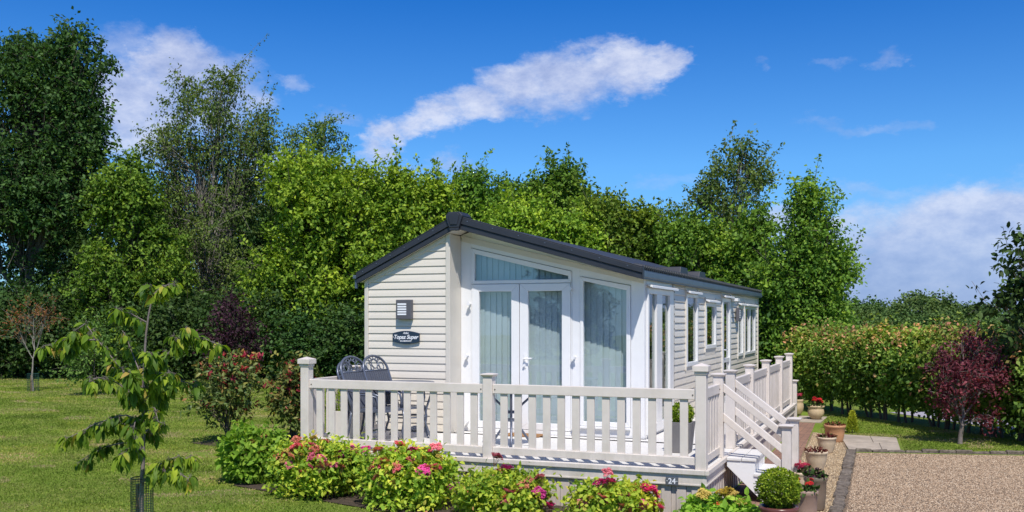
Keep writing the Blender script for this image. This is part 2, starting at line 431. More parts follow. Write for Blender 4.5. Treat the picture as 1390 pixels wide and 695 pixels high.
for i, (y0, y1, z0, z1) in enumerate([(2.455, 4.015, .04, 2.02)] + WINS):
    b = MBo(); b.box(XR-.028, XR+.012, y0, y1, z1+.001, min(z1+.13, ZE0-.003)); b.build('window_header', M['white'] if i == 0 else M['siding'], van, bevel=.002)
    b = MBo(); b.box(XR-.028, XR+.012, y0, y1, max(z0-.12, -.06), z0-.001); b.build('window_apron', M['white'] if i == 0 else M['siding'], van, bevel=.002)
def side_window(y0, y1, z0, z1, g0, g1, gz0, gz1, mull=None, name='side_window', label=None):
    parent = frame_poly([(y0, z0), (y1, z0), (y1, z1), (y0, z1)], [(g0, gz0), (g1, gz0), (g1, gz1), (g0, gz1)], XR-.03, XR+.036, name, M['white'], van, label, 'x')
    if mull:
        b = MBo(); b.box(XR-.028, XR+.034, mull[0], mull[1], gz0, gz1); b.build('mullion', M['white'], parent)
    pane([(g0-.006, gz0-.006), (g1+.006, gz0-.006), (g1+.006, gz1+.006), (g0-.006, gz1+.006)], XR, 'x', parent, M['darkglass'])
    b = MBo(); b.prism([(XR+.037, z1+.03), (XR+.037, z1+.055), (XR+.105, z1+.035), (XR+.105, z1+.0)], 'y', y0-.04, y1+.04)
    b.build('drip_canopy', M['white'], parent, bevel=.004)
    return parent
side_window(2.46, 4.01, .04, 2.02, 2.53, 3.78, .16, 1.945, (2.965, 3.28), 'corner_window', 'tall double paned side window at the front corner')
side_window(*WINS[0], 5.06, 5.83, .913, 1.958)
side_window(*WINS[1], 6.675, 7.53, 1.153, 1.837)
sd = side_window(*WINS[2], 8.42, 9.10, .12, 1.94, None, 'side_door', 'white half glazed entrance door on the side wall')
b = MBo(); b.box(XR-.025, XR+.03, 8.42, 9.10, .78, .86); b.build('door_rail', M['white'], sd)
b = MBo(); b.box(XR+.036, XR+.05, 8.33, 8.37, .90, 1.10); b.tube([(XR+.05, 8.35, 1.03), (XR+.09, 8.35, 1.03), (XR+.09, 8.46, 1.03)], .012, 8); b.build('door_handle', M['chrome'], sd)
side_window(*WINS[3], 10.26, 10.81, .90, 1.84)
side_window(*WINS[4], 11.17, 12.65, .90, 1.84, (11.83, 11.99))
mb = MBo(); mb.box(XR+.03, XR+.10, 9.86, 10.06, 1.57, 1.85); o = mb.build('wall_lamp', M['lampgrey'], van, 'grey box lamp beside the side door', bevel=.008)
for k in range(5):
    mb = MBo(); mb.box(XR+.101, XR+.108, 9.89, 10.0, 1.64+k*.036, 1.66+k*.036); mb.build('lamp_louvre', M['letter'], o)
mb = MBo(); mb.box(XR+.036, XR+.16, 9.28, 9.52, 1.97, 2.03); mb.tube([(XR+.1, 9.4, 1.97), (XR+.1, 9.4, 1.92)], .03, 10); mb.build('door_lamp', M['white'], van, bevel=.006)
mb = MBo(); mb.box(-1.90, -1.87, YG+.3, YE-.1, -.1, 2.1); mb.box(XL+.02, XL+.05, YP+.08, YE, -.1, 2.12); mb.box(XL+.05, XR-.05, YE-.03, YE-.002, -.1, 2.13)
mb.box(XL+.06, XR-.04, YP+.1, YE-.04, -.10, -.07); mb.build('interior_shade_box', M['dark'], van)  # near-black panels added behind the windows to stand for the dim interior
for y0, y1, z0 in ((2.5, 2.75, .15), (3.55, 3.98, .15), (5.0, 5.12, .85), (5.75, 5.9, .85), (11.1, 11.3, .84), (12.5, 12.7, .84)):
    mb = MBo(); n = max(3, int((y1-y0)/.03)); vs = []
    for i in range(n+1):
        y = y0 + (y1-y0)*i/n; x = XR-.07 - (.02 if i % 2 else 0); vs += [(x, y, z0), (x, y, 2.0)]
    mb.add(vs, [(2*i, 2*i+2, 2*i+3, 2*i+1) for i in range(n)]); mb.build('curtain', M['curtain'], van)
# ---- roof
mb = MBo()
def slab(x0, x1, y0, y1, up0, up1, th):
    mb.add([(x0, y0, up0), (x1, y0, up1), (x1, y1, up1), (x0, y1, up0), (x0, y0, up0-th), (x1, y0, up1-th), (x1, y1, up1-th), (x0, y1, up0-th)],
           [(0, 1, 2, 3), (7, 6, 5, 4), (0, 4, 5, 1), (1, 5, 6, 2), (2, 6, 7, 3), (3, 7, 4, 0)])
slab(EL+.01, XK, YR+.03, YB-.03, ZE0+.14, ZK-.012, .06); slab(XK+.002, ER-.01, YR+.03, YB-.03, ZK-.012, ZE0+.14, .06)
y = YR+.08                                      # tile noses along the eave
while y < YB-.05:
    mb.tube([(ER-.12, y, ZE1+.030), (ER+.035, y, ZE1-.002)], .034, 8); y += .115
roof = mb.build('roof', M['tile'], van)
for y, x, h in ((5.0, -1.62, .035), (6.55, -1.62, .035)):
    v = MBo(); zz = zt_(x); v.prism([(y, zz-.08), (y+.62, zz-.08), (y+.56, zz+h), (y+.06, zz+h)], 'x', x-.22, x+.32); v.build('roof_vent', M['slate'], roof, bevel=.01)
mb = MBo()                                      # soffit panels
def soff(x0, x1, y0, y1):
    mb.add([(x0, y0, zu(x0)), (x1, y0, zu(x1)), (x1, y1, zu(x1)), (x0, y1, zu(x0)), (x0, y0, zu(x0)+.02), (x1, y0, zu(x1)+.02), (x1, y1, zu(x1)+.02), (x0, y1, zu(x0)+.02)],
           [(3, 2, 1, 0), (4, 5, 6, 7), (0, 1, 5, 4), (1, 2, 6, 5), (2, 3, 7, 6), (3, 0, 4, 7)])
soff(XK+.01, ER-.02, YR+.02, YG+.4); soff(EL+.02, XK, YR+.02, YP+.35)
soff(EL+.02, XL+.2, YP+.352, YB-.04)
mb.build('soffit', M['cream'], van)
for sgn, x0, x1 in ((-1, EL-.012, XK), (1, XK, ER+.012)):
    mb = MBo(); up = lambda x: zu(x)
    mb.prism([(x0, up(x0)-.008), (x1, up(x1)-.008), (x1, up(x1)+.066), (x0, up(x0)+.066)], 'y', YR+.004, YR+.03)
    mb.prism([(x0, up(x0)+.074), (x1, up(x1)+.074), (x1, zt_(x1)), (x0, zt_(x0))], 'y', YR-.012, YR+.035)
    mb.prism([(x0, up(x0)+.06), (x1, up(x1)+.06), (x1, up(x1)+.076), (x0, up(x0)+.076)], 'y', YR+.012, YR+.033)
    mb.prism([(x0, zt_(x0)+.001), (x1, zt_(x1)+.001), (x1, zt_(x1)+.016), (x0, zt_(x0)+.016)], 'y', YR-.012, YR+.14)
    if sgn > 0: mb.box(ER+.014, ER+.028, YR-.014, YR+.05, ZE0-.012, ZE1+.02)
    mb.build('bargeboard', M['slate'], van, bevel=.004)
    for i in range(7):
        t = (i+.5)/7; x = x0+(x1-x0)*t; z = zt_(x)-.03; s = MBo(); s.tube([(x, YR-.010, z), (x, YR-.017, z)], .008, 8); s.build('trim_screw', M['iron'], van)
mb = MBo(); mb.prism([(XK-.075, ZK-.165), (XK+.075, ZK-.165), (XK+.13, ZK+.0), (XK+.085, ZK+.052), (XK-.085, ZK+.052), (XK-.13, ZK+.0)], 'y', YR-.05, YR+.26)
cap = mb.build('ridge_cap', M['slate'], van, bevel=.008)
mb = MBo(); mb.prism([(XK-.052, ZK-.125), (XK+.052, ZK-.125), (XK+.085, ZK+.01), (XK+.055, ZK+.035), (XK-.055, ZK+.035), (XK-.085, ZK+.01)], 'y', YR-.062, YR-.048)
mb.box(XK-.07, XK+.07, YR-.045, YR+.0, ZK-.205, ZK-.167)
mb.build('ridge_end_plate', M['slate'], cap, bevel=.004)
mb = MBo(); mb.box(ER-.01, ER+.012, YR+.055, YB, ZE0-.004, ZE1-.03); mb.prism([(ER+.012, ZE0+.012), (ER+.03, ZE0+.02), (ER+.03, ZE1-.055), (ER+.012, ZE1-.04)], 'y', YR+.056, YB)
mb.build('eave_fascia', M['gutter'], van, bevel=.003)
mb = MBo(); mb.box(EL-.075, EL-.014, YR+.0, YB, ZE0+.06, ZE1-.03); mb.box(EL-.06, EL-.02, YR+.03, YR+.07, ZE0-.08, ZE0+.06)
mb.build('gutter', M['gutter'], van, bevel=.01)
mb = MBo(); mb.box(ER-.06, XR+.04, YR+.1, YB-.1, ZE0-.002, ZE0+.01); mb.build('side_soffit', M['cream'], van)
# ---- lamp and name plate on the cladding
mb = MBo(); mb.prism([(-4.735, 1.60), (-4.491, 1.60), (-4.491, 1.88), (-4.735, 1.88)], 'y', YP-.095, YP-.02)
o = mb.build('wall_lamp', M['lampgrey'], van, 'square grey wall lamp with pale louvres above the name plate', bevel=.008)
for k in range(5):
    mb = MBo(); mb.box(-4.705, -4.565, YP-.101, YP-.096, 1.66+k*.036, 1.684+k*.036); mb.build('lamp_louvre', M['letter'], o)
mb = MBo(); cx_, cz_, hw = -4.599, 1.342, .214
pl = [(cx_-hw+2*hw*i/12, cz_-.06-.034*math.sin(math.pi*i/12)) for i in range(13)] + [(cx_+hw-2*hw*i/12, cz_+.06+.034*math.sin(math.pi*i/12)) for i in range(13)]
mb.prism(pl, 'y', YP-.05, YP-.022)
sign = mb.build('name_plate', M['signblue'], van, 'dark blue curved plate with white lettering', bevel=.003)
def text(body, size, loc, parent, mat, og, shear=0, rz=0, bold=.0, sx=1, name='lettering'):
    c = bpy.data.curves.new('lettering', 'FONT'); c.body = body; c.size = size; c.align_x = 'CENTER'; c.align_y = 'CENTER'
    c.shear = shear; c.extrude = .002; c.offset = bold
    t = bpy.data.objects.new('tmp', c); COL.objects.link(t)
    dg = bpy.context.evaluated_depsgraph_get(); me = bpy.data.meshes.new_from_object(t.evaluated_get(dg))
    bpy.data.objects.remove(t)
    me.transform(Matrix.Translation(Vector(loc)-Vector(og)) @ Matrix.Rotation(rz, 4, 'Z') @ Matrix.Rotation(rad(90), 4, 'X') @ Matrix.Diagonal((sx, 1, 1, 1)))
    me.materials.clear(); me.materials.append(mat)
    return link(name, me, parent)
text('Topaz Super', .082, (cx_, YP-.052, cz_+.004), sign, M['letter'], org, .28, 0, .0016, .93)
text('Atlas', .04, (cx_, YP-.052, cz_+.062), sign, M['letter'], org, .4, 0, .0005, 1.1)
text('38-2 BEDROOM', .026, (cx_, YP-.052, cz_-.052), sign, M['letter'], org, 0, 0, .0006, 1.0)
text('\u00b7', .09, (cx_-.196, YP-.052, cz_), sign, M['letter'], org); text('\u00b7', .09, (cx_+.196, YP-.052, cz_), sign, M['letter'], org)

# ================================================================== THE DECK
org = (-2.4, 0, GZ)
deck = empty('veranda_deck', org, 'pale boarded deck with ivory balustrade and side steps around the caravan', 'deck')
MBo = lambda: MB(org)
mb = MBo()
y = -.045
while y < 2.33:
    y1 = min(y+.14, YP-.002 if y < YP-.02 and y+.14 > YP-.02 else 9)
    if y < YP-.03: mb.box(-4.99, .045, y, y1, -.028, 0)
    elif y < YG-.04: mb.box(-3.905, .045, y, min(y+.14, YG-.035), -.028, 0)
    y = y1 + .006
y = 2.335
while y < 9.0:
    mb.box(XR+.036, .045, y, y+.14, -.028, 0); y += .146
mb.build('deck_floor', M['deckboard'], deck, bevel=.003)
def boards(mb, a0, a1, z0, z1, fixed, axis, out):
    """board-and-batten skirt"""
    a = a0; i = 0
    while a < a1-.01:
        w = .105 if i % 2 == 0 else .055; d = .022 if i % 2 == 0 else .006
        b = min(a+w, a1); p, q = fixed, fixed+out*d
        lo, hi = min(p, q), max(p, q)
        if axis == 'y': mb.box(a, b, lo, hi, z0, z1)
        else: mb.box(lo, hi, a, b, z0, z1)
        a = b+.0015; i += 1
mb = MBo(); boards(mb, -4.99, .02, GZ-.05, -.150, -.02, 'y', -1); mb.build('front_skirt', M['skirt'], deck, bevel=.004)
mb = MBo(); boards(mb, -.02, 9.04, GZ-.05, -.150, .02, 'x', 1); mb.build('side_skirt', M['skirt'], deck, bevel=.004)
mb = MBo(); boards(mb, .0, 2.3, GZ-.05, -.150, -4.97, 'x', -1); mb.build('end_skirt', M['skirt'], deck, bevel=.004)
mb = MBo()
mb.box(-5.03, .048, -.092, -.048, -.05, .004); mb.box(.049, .092, -.092, 9.06, -.05, .004); mb.box(-5.03, -4.992, -.046, 2.3, -.05, .004)
mb.build('deck_nosing', M['rail'], deck, bevel=.006)
mb = MBo()
mb.box(-5.01, .064, -.066, -.046, -.158, -.052); mb.box(.045, .0645, -.045, 9.05, -.158, -.052)
mb.box(-5.012, -4.99, -.04, 2.3, -.158, -.052)
mb.box(-5.01, .070, -.072, -.05, -.168, -.149); mb.box(.05, .0705, -.05, 9.05, -.168, -.149)
fas = mb.build('deck_fascia', M['rail'], deck, bevel=.003)
mb = MBo(); mb.box(-.367, -.232, -.084, -.075, -.172, -.086); plq = mb.build('number_plaque', M['plaque'], deck, 'small grey house number plaque with white digits', bevel=.003)
text('24', .082, (-.2995, -.0845, -.129), plq, M['letter'], org, 0, 0, .0015); text('\u00b7', .06, (-.352, -.0845, -.129), plq, M['letter'], org, bold=.001); text('\u00b7', .06, (-.247, -.0845, -.129), plq, M['letter'], org, bold=.001)

def post(x, y, big=False, top=.935, base=0.0, w=.115):
    mb = MBo(); mb.box(x-w/2, x+w/2, y-w/2, y+w/2, base, top)
    p = mb.build('post', M['rail'], deck, bevel=.006)
    mb = MBo()
    if big:
        mb.box(x-.067, x+.067, y-.067, y+.067, top-.02, top+.012); mb.box(x-.084, x+.084, y-.084, y+.084, top+.012, top+.07)
        a = .084; z = top+.0705
        mb.add([(x-a, y-a, z), (x+a, y-a, z), (x+a, y+a, z), (x-a, y+a, z), (x, y, z+.03)], [(0, 1, 4), (1, 2, 4), (2, 3, 4), (3, 0, 4), (3, 2, 1, 0)])
    else:
        a, b = .058, .082; z = top+.001
        ring = lambda a, z: [(x-a, y-a, z), (x+a, y-a, z), (x+a, y+a, z), (x-a, y+a, z)]
        vs = ring(a+.004, z-.006) + ring(a+.004, z) + ring(b, z+.018) + ring(b, z+.03) + ring(.02, z+.04)
        mb.add(vs, [(3, 2, 1, 0)] + [(4*i+k, 4*i+(k+1) % 4, 4*i+4+(k+1) % 4, 4*i+4+k) for i in range(4) for k in range(4)] + [(16, 17, 18, 19)])
    mb.build('post_cap', M['rail'], p, bevel=.003)
def panel(ax, c, a0, a1, n=None, first=None, pitch=.173):
    """balustrade panel between posts along axis ax at coordinate c"""
    def B(mb, a, b, t0, t1, z0, z1):
        if ax == 'x': mb.box(a, b, c+t0, c+t1, z0, z1)
        else: mb.box(c+t0, c+t1, a, b, z0, z1)
    mb = MBo(); L = a1-a0; n = n or max(2, int(round(L/pitch))-0); p = (L - n*.086)/(n+1)
    for i in range(n):
        a = a0 + p*(i+1) + .086*i; B(mb, a, a+.086, -.014, .014, .125, .745)
    pn = mb.build('baluster_panel', M['rail'], deck, bevel=.003)
    mb = MBo(); B(mb, a0, a1, -.035, .025, .742, .85); mb.build('top_rail', M['rail'], pn, bevel=.006)
    mb = MBo(); B(mb, a0, a1, -.035, .025, .045, .129); mb.build('bottom_rail', M['rail'], pn, bevel=.006)
    for a in (a0+.03, a1-.03):
        mb = MBo()
        if ax == 'x': mb.tube([(a, c-.036, .79), (a, c-.040, .79)], .008, 8)
        else: mb.tube([(c+.026, a, .79), (c+.032, a, .79)], .008, 8)
        mb.build('rail_screw', M['bark'], pn)
post(0, 0, True, 1.03); post(-4.93, 0, True, 1.03); post(-2.451, 0)
panel('x', 0, -4.8725, -2.5085, 13); panel('x', 0, -2.3935, -.0575, 13)
SY = [1.025, 1.874, 3.491, 5.231, 6.984, 8.577]
for y in SY: post(0, y)
post(.03, 9.19, False, .40, GZ, .1)
panel('y', 0, .0575, SY[0]-.0575, 5)
for a, b in zip(SY[1:-1], SY[2:]): panel('y', 0, a+.0575, b-.0575)
panel('y', -4.93, .0575, 1.10); post(-4.93, 1.16)
mb = MBo(); mb.box(-4.955, -4.905, 1.2175, 2.0, .77, .85); mb.box(-4.955, -4.905, 1.2175, 2.0, .05, .12)
mb.build('end_rail', M['rail'], deck, bevel=.005)
mb = MBo()
for i in range(4): mb.box(-4.944, -4.916, 1.26+i*.17, 1.346+i*.17, .118, .772)
mb.build('end_balusters', M['rail'], deck, bevel=.003)
# steps
st = MBo()
for y in (1.03, 1.845):
    st.prism([(.094, -.035), (.41, -.035), (.41, -.205), (.73, -.205), (.73, GZ-.05), (.565, GZ-.05), (.094, -.10)], 'y', y, y+.025)
st.box(.39, .405, 1.056, 1.844, -.205, -.036); st.box(.71, .725, 1.056, 1.844, GZ-.02, -.206)
steps = st.build('steps', M['white'], deck, 'white boarded side steps down to the path', bevel=.003)
for x0, x1, z in ((.094, .43, 0.0), (.40, .75, -.17)):
    mb = MBo()
    for i in range(2): mb.box(x0+i*(x1-x0)/2, x0+(i+1)*(x1-x0)/2-.006, 1.015, 1.885, z-.032, z)
    mb.build('tread', M['deckboard'], steps, bevel=.004)
for y in (1.025, 1.874):
    x = .762
    post(x, y, False, .372, GZ-.02, .1)
    for z0, z1, nm in ((.80, .30, 'hand_rail'), (.46, -.06, 'lower_rail')):
        mb = MBo(); mb.prism([(.0575, z0-.045), (x-.05, z1-.045), (x-.05, z1+.055), (.0575, z0+.055)], 'y', y-.028, y+.028)
        mb.build(nm, M['rail'], steps, bevel=.006)

# ================================================================== THINGS ON THE DECK
o = MB((-2.85, 2.15, 0)); o.box(-3.12, -2.58, 1.98, 2.30, 0.001, .018); rim = o.build('doormat', M['mat'], None, bevel=.006)
rim.location = (-2.85, 2.15, 0); tag(rim, 'brown coir mat lying in front of the glazed doors', 'doormat')

def make_chair():
    r = empty('garden_chair', (0, 0, 0), 'dark metal garden chair', 'chair', 'metal garden chairs on the deck')
    def bk(y, z): return (-.20 - (z-.44)*.36, y, z)         # reclined back plane
    w = .265; zs = .92
    outl = [bk(-w, .40), bk(-w, .6), bk(-w, zs)] + [bk(-w*math.cos(a), zs+.185*math.sin(a)) for a in [math.pi*k/12 for k in range(1, 12)]] + [bk(w, zs), bk(w, .6), bk(w, .40)]
    mb = MB(); mb.tube(outl, .017, 8); mb.tube([bk(-w, zs-.01), bk(w, zs-.01)], .011, 6); bf = mb.build('backrest', M['iron'], r, smooth=True)
    mb = MB()
    for k in range(11):
        y = -w+.035+k*(2*w-.07)/10; mb.bar(bk(y, .45), bk(y, zs-.02), .036, .008, (1, 0, 0))
    mb.build('back_panel', M['sling'], bf)
    mb = MB()
    for yc, zc, R in ((-.14, .965, .05), (0, 1.0, .065), (.14, .965, .05), (-.07, .945, .03), (.07, .945, .03), (-.075, 1.05, .03), (.075, 1.05, .03)):
        mb.tube([bk(yc+R*math.cos(a), zc+R*math.sin(a)) for a in [2*math.pi*k/10 for k in range(10)]], .008, 6, True)
    for a in (50, 70, 90, 110, 130):
        mb.tube([bk(.05*math.cos(rad(a)), 1.0+.05*math.sin(rad(a))), bk(.23*math.cos(rad(a)), zs+.17*math.sin(rad(a)))], .007, 6)
    mb.build('back_scroll', M['iron'], bf, smooth=True)
    mb = MB()
    for k in range(9): mb.bar((-.21+k*.054, -.23, .435), (-.21+k*.054, .23, .435), .042, .014)
    mb.bar((-.24, -.24, .43), (.26, -.24, .43), .024, .03); mb.bar((-.24, .24, .43), (.26, .24, .43), .024, .03); mb.bar((.26, -.24, .43), (.26, .24, .43), .03, .03)
    mb.build('seat', M['iron'], r, bevel=.004)
    for s in (-1, 1):
        mb = MB(); mb.tube([(.25, s*.25, .43), (.275, s*.255, .3), (.25, s*.26, .14), (.285, s*.265, .02), (.31, s*.265, .008)], [.017, .017, .015, .015, .013], 8); mb.build('leg', M['iron'], r, smooth=True)
        mb = MB(); mb.tube([(-.22, s*.25, .43), (-.24, s*.255, .28), (-.27, s*.26, .12), (-.33, s*.265, .01)], [.017, .016, .015, .014], 8); mb.build('leg', M['iron'], r, smooth=True)
        mb = MB(); mb.tube([bk(s*.25, .68), (-.15, s*.28, .665), (.1, s*.285, .66), (.22, s*.28, .63), (.235, s*.265, .55), (.22, s*.25, .44)], .015, 8); mb.build('armrest', M['iron'], r, smooth=True)
    return r
proto = make_chair(); BKX = -.20-(1.105-.44)*.36
def put_chair(o, u, v, t, ang, label, tilt=0):
    a = at(u, v, t); o.rotation_euler = (0, tilt, rad(ang))
    o.location = (a[0]-BKX*math.cos(rad(ang)), a[1]-BKX*math.sin(rad(ang)), 0)
    o['label'] = label
chB = copy_tree(proto); chA = copy_tree(proto)
put_chair(proto, 505, 483, 13.15, -7, 'dark metal garden chair nearest the cladding, rightmost of the three high backs')
put_chair(chB, 475, 483, 12.75, -6, 'dark metal garden chair in the middle of the three high backs')
put_chair(chA, 463, 490, 12.95, 4, 'dark metal garden chair set lowest, leftmost of the three high backs')
chA.scale = (.93, .93, .93)

tp = at(552, V0, 13.0); tb = empty('garden_table', (tp[0], tp[1], 0), 'round dark metal table standing beside the three high backed chairs', 'table')
mb = MB(); mb.lathe((0, 0, 0), [(.36, .735), (.375, .742), (.375, .758), (.36, .764), (.05, .766)], 32); mb.build('table_top', M['iron'], tb)
for k in range(4):
    a = rad(20+90*k); c, s = math.cos(a), math.sin(a)
    mb = MB(); mb.tube([(c*r, s*r, z) for r, z in ((.30, .735), (.33, .6), (.27, .42), (.24, .25), (.29, .1), (.33, .01))], [.016, .016, .014, .014, .015, .014], 8); mb.build('leg', M['iron'], tb, smooth=True)
mb = MB(); mb.tube([(.25*math.cos(a), .25*math.sin(a), .3) for a in [2*math.pi*k/20 for k in range(20)]], .011, 6, True); mb.build('leg_ring', M['iron'], tb, smooth=True)

tp = at(694, V0, 12.2); tb = empty('bistro_table', (tp[0], tp[1], 0), 'small round metal table with curved legs in front of the doors', 'table')
mb = MB(); mb.lathe((0, 0, 0), [(.30, .69), (.315, .695), (.315, .71), (.30, .715), (.05, .716)], 32); mb.build('table_top', M['iron'], tb)
for k in range(4):
    a = rad(22+90*k); c, s = math.cos(a), math.sin(a)
    mb = MB(); mb.tube([(c*r, s*r, z) for r, z in ((.27, .69), (.24, .62), (.13, .52), (.085, .42), (.085, .33), (.12, .22), (.21, .09), (.26, .015), (.29, .008))], [.015]*9, 8); mb.build('leg', M['iron'], tb, smooth=True)
for z, nm in ((.43, 'leg_ring'), (.33, 'leg_ring')):
    mb = MB(); mb.tube([(.08*math.cos(a), .08*math.sin(a), z) for a in [2*math.pi*k/16 for k in range(16)]], .014, 6, True); mb.build(nm, M['iron'], tb, smooth=True)
# ================================================================== GROUND
def sheet(name, poly, z, mat, thick=None):
    mb = MB(); n = len(poly)
    if thick:
        mb.prism(poly, 'z', z-thick, z)
    else: mb.add([(x, y, z) for x, y in poly], [tuple(range(n))])
    return tag(mb.build(name, mat), kind='structure')

def grassmat():
    m, nt, b = nodes('mown_grass'); p = pos(nt)
    fine = noise(nt, 30, 5, .7, p); mid = noise(nt, 1.3, 5, .7, p); big = noise(nt, .28, 4, .6, p)
    c = ramp(nt, fine, [(.25, (.10, .15, .02)), (.5, (.195, .31, .036)), (.8, (.30, .36, .07))])
    c = mixc(nt, ramp(nt, mid, [(.42, (0, 0, 0)), (.75, (.8, .8, .8))]), c, (.25, .225, .085))
    c = mixc(nt, .75, c, ramp(nt, big, [(.3, (.55, .62, .5)), (.7, (1.2, 1.15, 1.05))]), 'MULTIPLY')
    dry = ramp(nt, noise(nt, .9, 3, .6, mapped(nt, p, (1, 1.5, 1))), [(.66, (0, 0, 0)), (.76, (.75, .75, .75))])
    c = mixc(nt, dry, c, (.34, .26, .15))
    nt.links.new(c, b.inputs['Base Color']); b.inputs['Roughness'].default_value = .9; b.inputs['Specular IOR Level'].default_value = .15
    bump(nt, b, noise(nt, 55, 5, .75, p), .9, .03); return m
M['grass'] = grassmat()
def gravelmat(name, cols, scale, dark=.35):
    m, nt, b = nodes(name); p = pos(nt)
    v = nt.nodes.new('ShaderNodeTexVoronoi'); v.inputs['Scale'].default_value = scale; v.inputs['Randomness'].default_value = 1; nt.links.new(p, v.inputs['Vector'])
    sep = nt.nodes.new('ShaderNodeSeparateColor'); nt.links.new(v.outputs['Color'], sep.inputs[0])
    c = ramp(nt, sep.outputs[0], [(i/(len(cols)-1), k) for i, k in enumerate(cols)])
    edge = ramp(nt, v.outputs['Distance'], [(.25, (1, 1, 1)), (.75, (dark, dark, dark))])
    c = mixc(nt, 1, c, edge, 'MULTIPLY')
    c = mixc(nt, .7, c, ramp(nt, noise(nt, 1.1, 5, .65, p), [(.3, (.72, .72, .74)), (.72, (1.15, 1.13, 1.08))]), 'MULTIPLY')
    nt.links.new(c, b.inputs['Base Color']); b.inputs['Roughness'].default_value = .85
    inv = nt.nodes.new('ShaderNodeMath'); inv.operation = 'SUBTRACT'; inv.inputs[0].default_value = 1; nt.links.new(v.outputs['Distance'], inv.inputs[1])
    bump(nt, b, inv.outputs[0], 1.0, .02); return m
M['gravel'] = gravelmat('pinkish_gravel', [(.18, .115, .07), (.37, .26, .165), (.46, .34, .225), (.27, .18, .115), (.53, .41, .285), (.35, .25, .17)], 62, .35)
M['pea'] = gravelmat('yellow_pea_gravel', [(.30, .20, .11), (.44, .32, .19), (.52, .40, .26), (.36, .25, .14), (.48, .38, .26)], 60, .4)
def brickmat():
    m, nt, b = nodes('brown_brick_paving'); v = mapped(nt, pos(nt), (1, 1, 1))
    t = nt.nodes.new('ShaderNodeTexBrick'); nt.links.new(v, t.inputs['Vector'])
    t.inputs['Color1'].default_value = (.30, .17, .115, 1); t.inputs['Color2'].default_value = (.22, .125, .09, 1); t.inputs['Mortar'].default_value = (.10, .075, .06, 1)
    t.inputs['Scale'].default_value = 1; t.inputs['Brick Width'].default_value = .21; t.inputs['Row Height'].default_value = .105; t.inputs['Mortar Size'].default_value = .006
    c = mixc(nt, .6, t.outputs['Color'], ramp(nt, noise(nt, 7, 5, .7, v), [(.3, (.6, .6, .62)), (.7, (1.3, 1.25, 1.2))]), 'MULTIPLY')
    nt.links.new(c, b.inputs['Base Color']); b.inputs['Roughness'].default_value = .85; bump(nt, b, t.outputs['Fac'], -.4, .01); return m
M['brick'] = brickmat()
M['slabstone'] = simple('weathered_paving_slab', (.42, .36, .29), .85, .22, 4, .3, 60, stain=(.28, .24, .19))
M['edging'] = simple('dark_edging_stone', (.15, .122, .096), .95, .6, 22, 1.0, 60, stain=(.27, .23, .185))
M['road'] = simple('pale_lane_tarmac', (.36, .34, .40), .9, .15, 8, .2, 80)

# terrain: level garden, falling away beyond it on the right
gx = np.concatenate([np.linspace(-320, -60, 14), np.linspace(-55, 60, 70), np.linspace(65, 320, 14)])
gy = np.concatenate([np.linspace(-120, -20, 8), np.linspace(-15, 110, 70), np.linspace(120, 420, 16)])
X, Y = np.meshgrid(gx, gy); tt = (X-CAM[0])*FW[0] + (Y-CAM[1])*FW[1]; ss = (X-CAM[0])*RT[0] + (Y-CAM[1])*RT[1]
sm = lambda a, lo, hi: (lambda q: q*q*(3-2*q))(np.clip((a-lo)/(hi-lo), 0, 1))
Z = GZ - 6.5*sm(tt, 30, 80)*sm(ss/np.maximum(tt, 1), .12, .3)
V = np.stack([X, Y, Z], -1).reshape(-1, 3); nx, ny = len(gx), len(gy); ii = np.arange(nx*ny).reshape(ny, nx)
F = np.stack([ii[:-1, :-1], ii[:-1, 1:], ii[1:, 1:], ii[1:, :-1]], -1).reshape(-1, 4)
tag(link('lawn', np_mesh('lawn', V, [F], M['grass'], smooth=True)), kind='structure')
e = .004
sheet('brick_path', [(.066, 9.3), (.066, -6), (.62, -6), (.60, 3.6), (.54, 5.2), (.33, 10.35), (-.06, 10.35), (-.06, 9.3)], GZ+e, M['brick'])
sheet('gravel_strip', [(.623, -6), (1.36, -6), (1.17, 6.08), (.93, 8.2), (.42, 8.55), (.543, 5.2), (.603, 3.6)], GZ+2*e, M['pea'])
sheet('driveway', [(1.40, -8), (12, -8), (12, 8.64), (3.72, 6.5), (1.28, 5.9)], GZ+e, M['gravel'])
rnd = random.Random(3)
mb = MB()                                       # rough stone edging round the drive
def edge_run(p, q, w, h, L):
    p = np.array(p); q = np.array(q); n = int(np.linalg.norm(q-p)/L); d = (q-p)/np.linalg.norm(q-p); s = np.array([-d[1], d[0]])
    for i in range(n):
        a = p + (q-p)*(i/n) + d*.006; b = p + (q-p)*((i+1)/n) - d*.006; j = [rnd.uniform(-.018, .018) for _ in range(4)]; z = GZ + h + rnd.uniform(-.018, .014)
        qd = [a+s*(-w/2+j[0]), b+s*(-w/2+j[1]), b+s*(w/2+j[2]), a+s*(w/2+j[3])]
        ins = .014; tp = [qd[0]+(d+s)*ins, qd[1]+(-d+s)*ins, qd[2]+(-d-s)*ins, qd[3]+(d-s)*ins]
        mb.add([(x, y, GZ-.05) for x, y in qd] + [(x, y, z-.014) for x, y in qd] + [(x, y, z+rnd.uniform(-.012, .010)) for x, y in tp],
               [(4*r+k, 4*r+(k+1) % 4, 4*r+4+(k+1) % 4, 4*r+4+k) for r in range(2) for k in range(4)] + [(8, 9, 10, 11)])
edge_run((1.22, 6.02), (1.385, -3), .13, .05, .23); edge_run((1.28, 6.06), (12, 8.80), .09, .045, .25)
tag(mb.build('kerb_edging', M['edging']), kind='structure')
mb = MB()
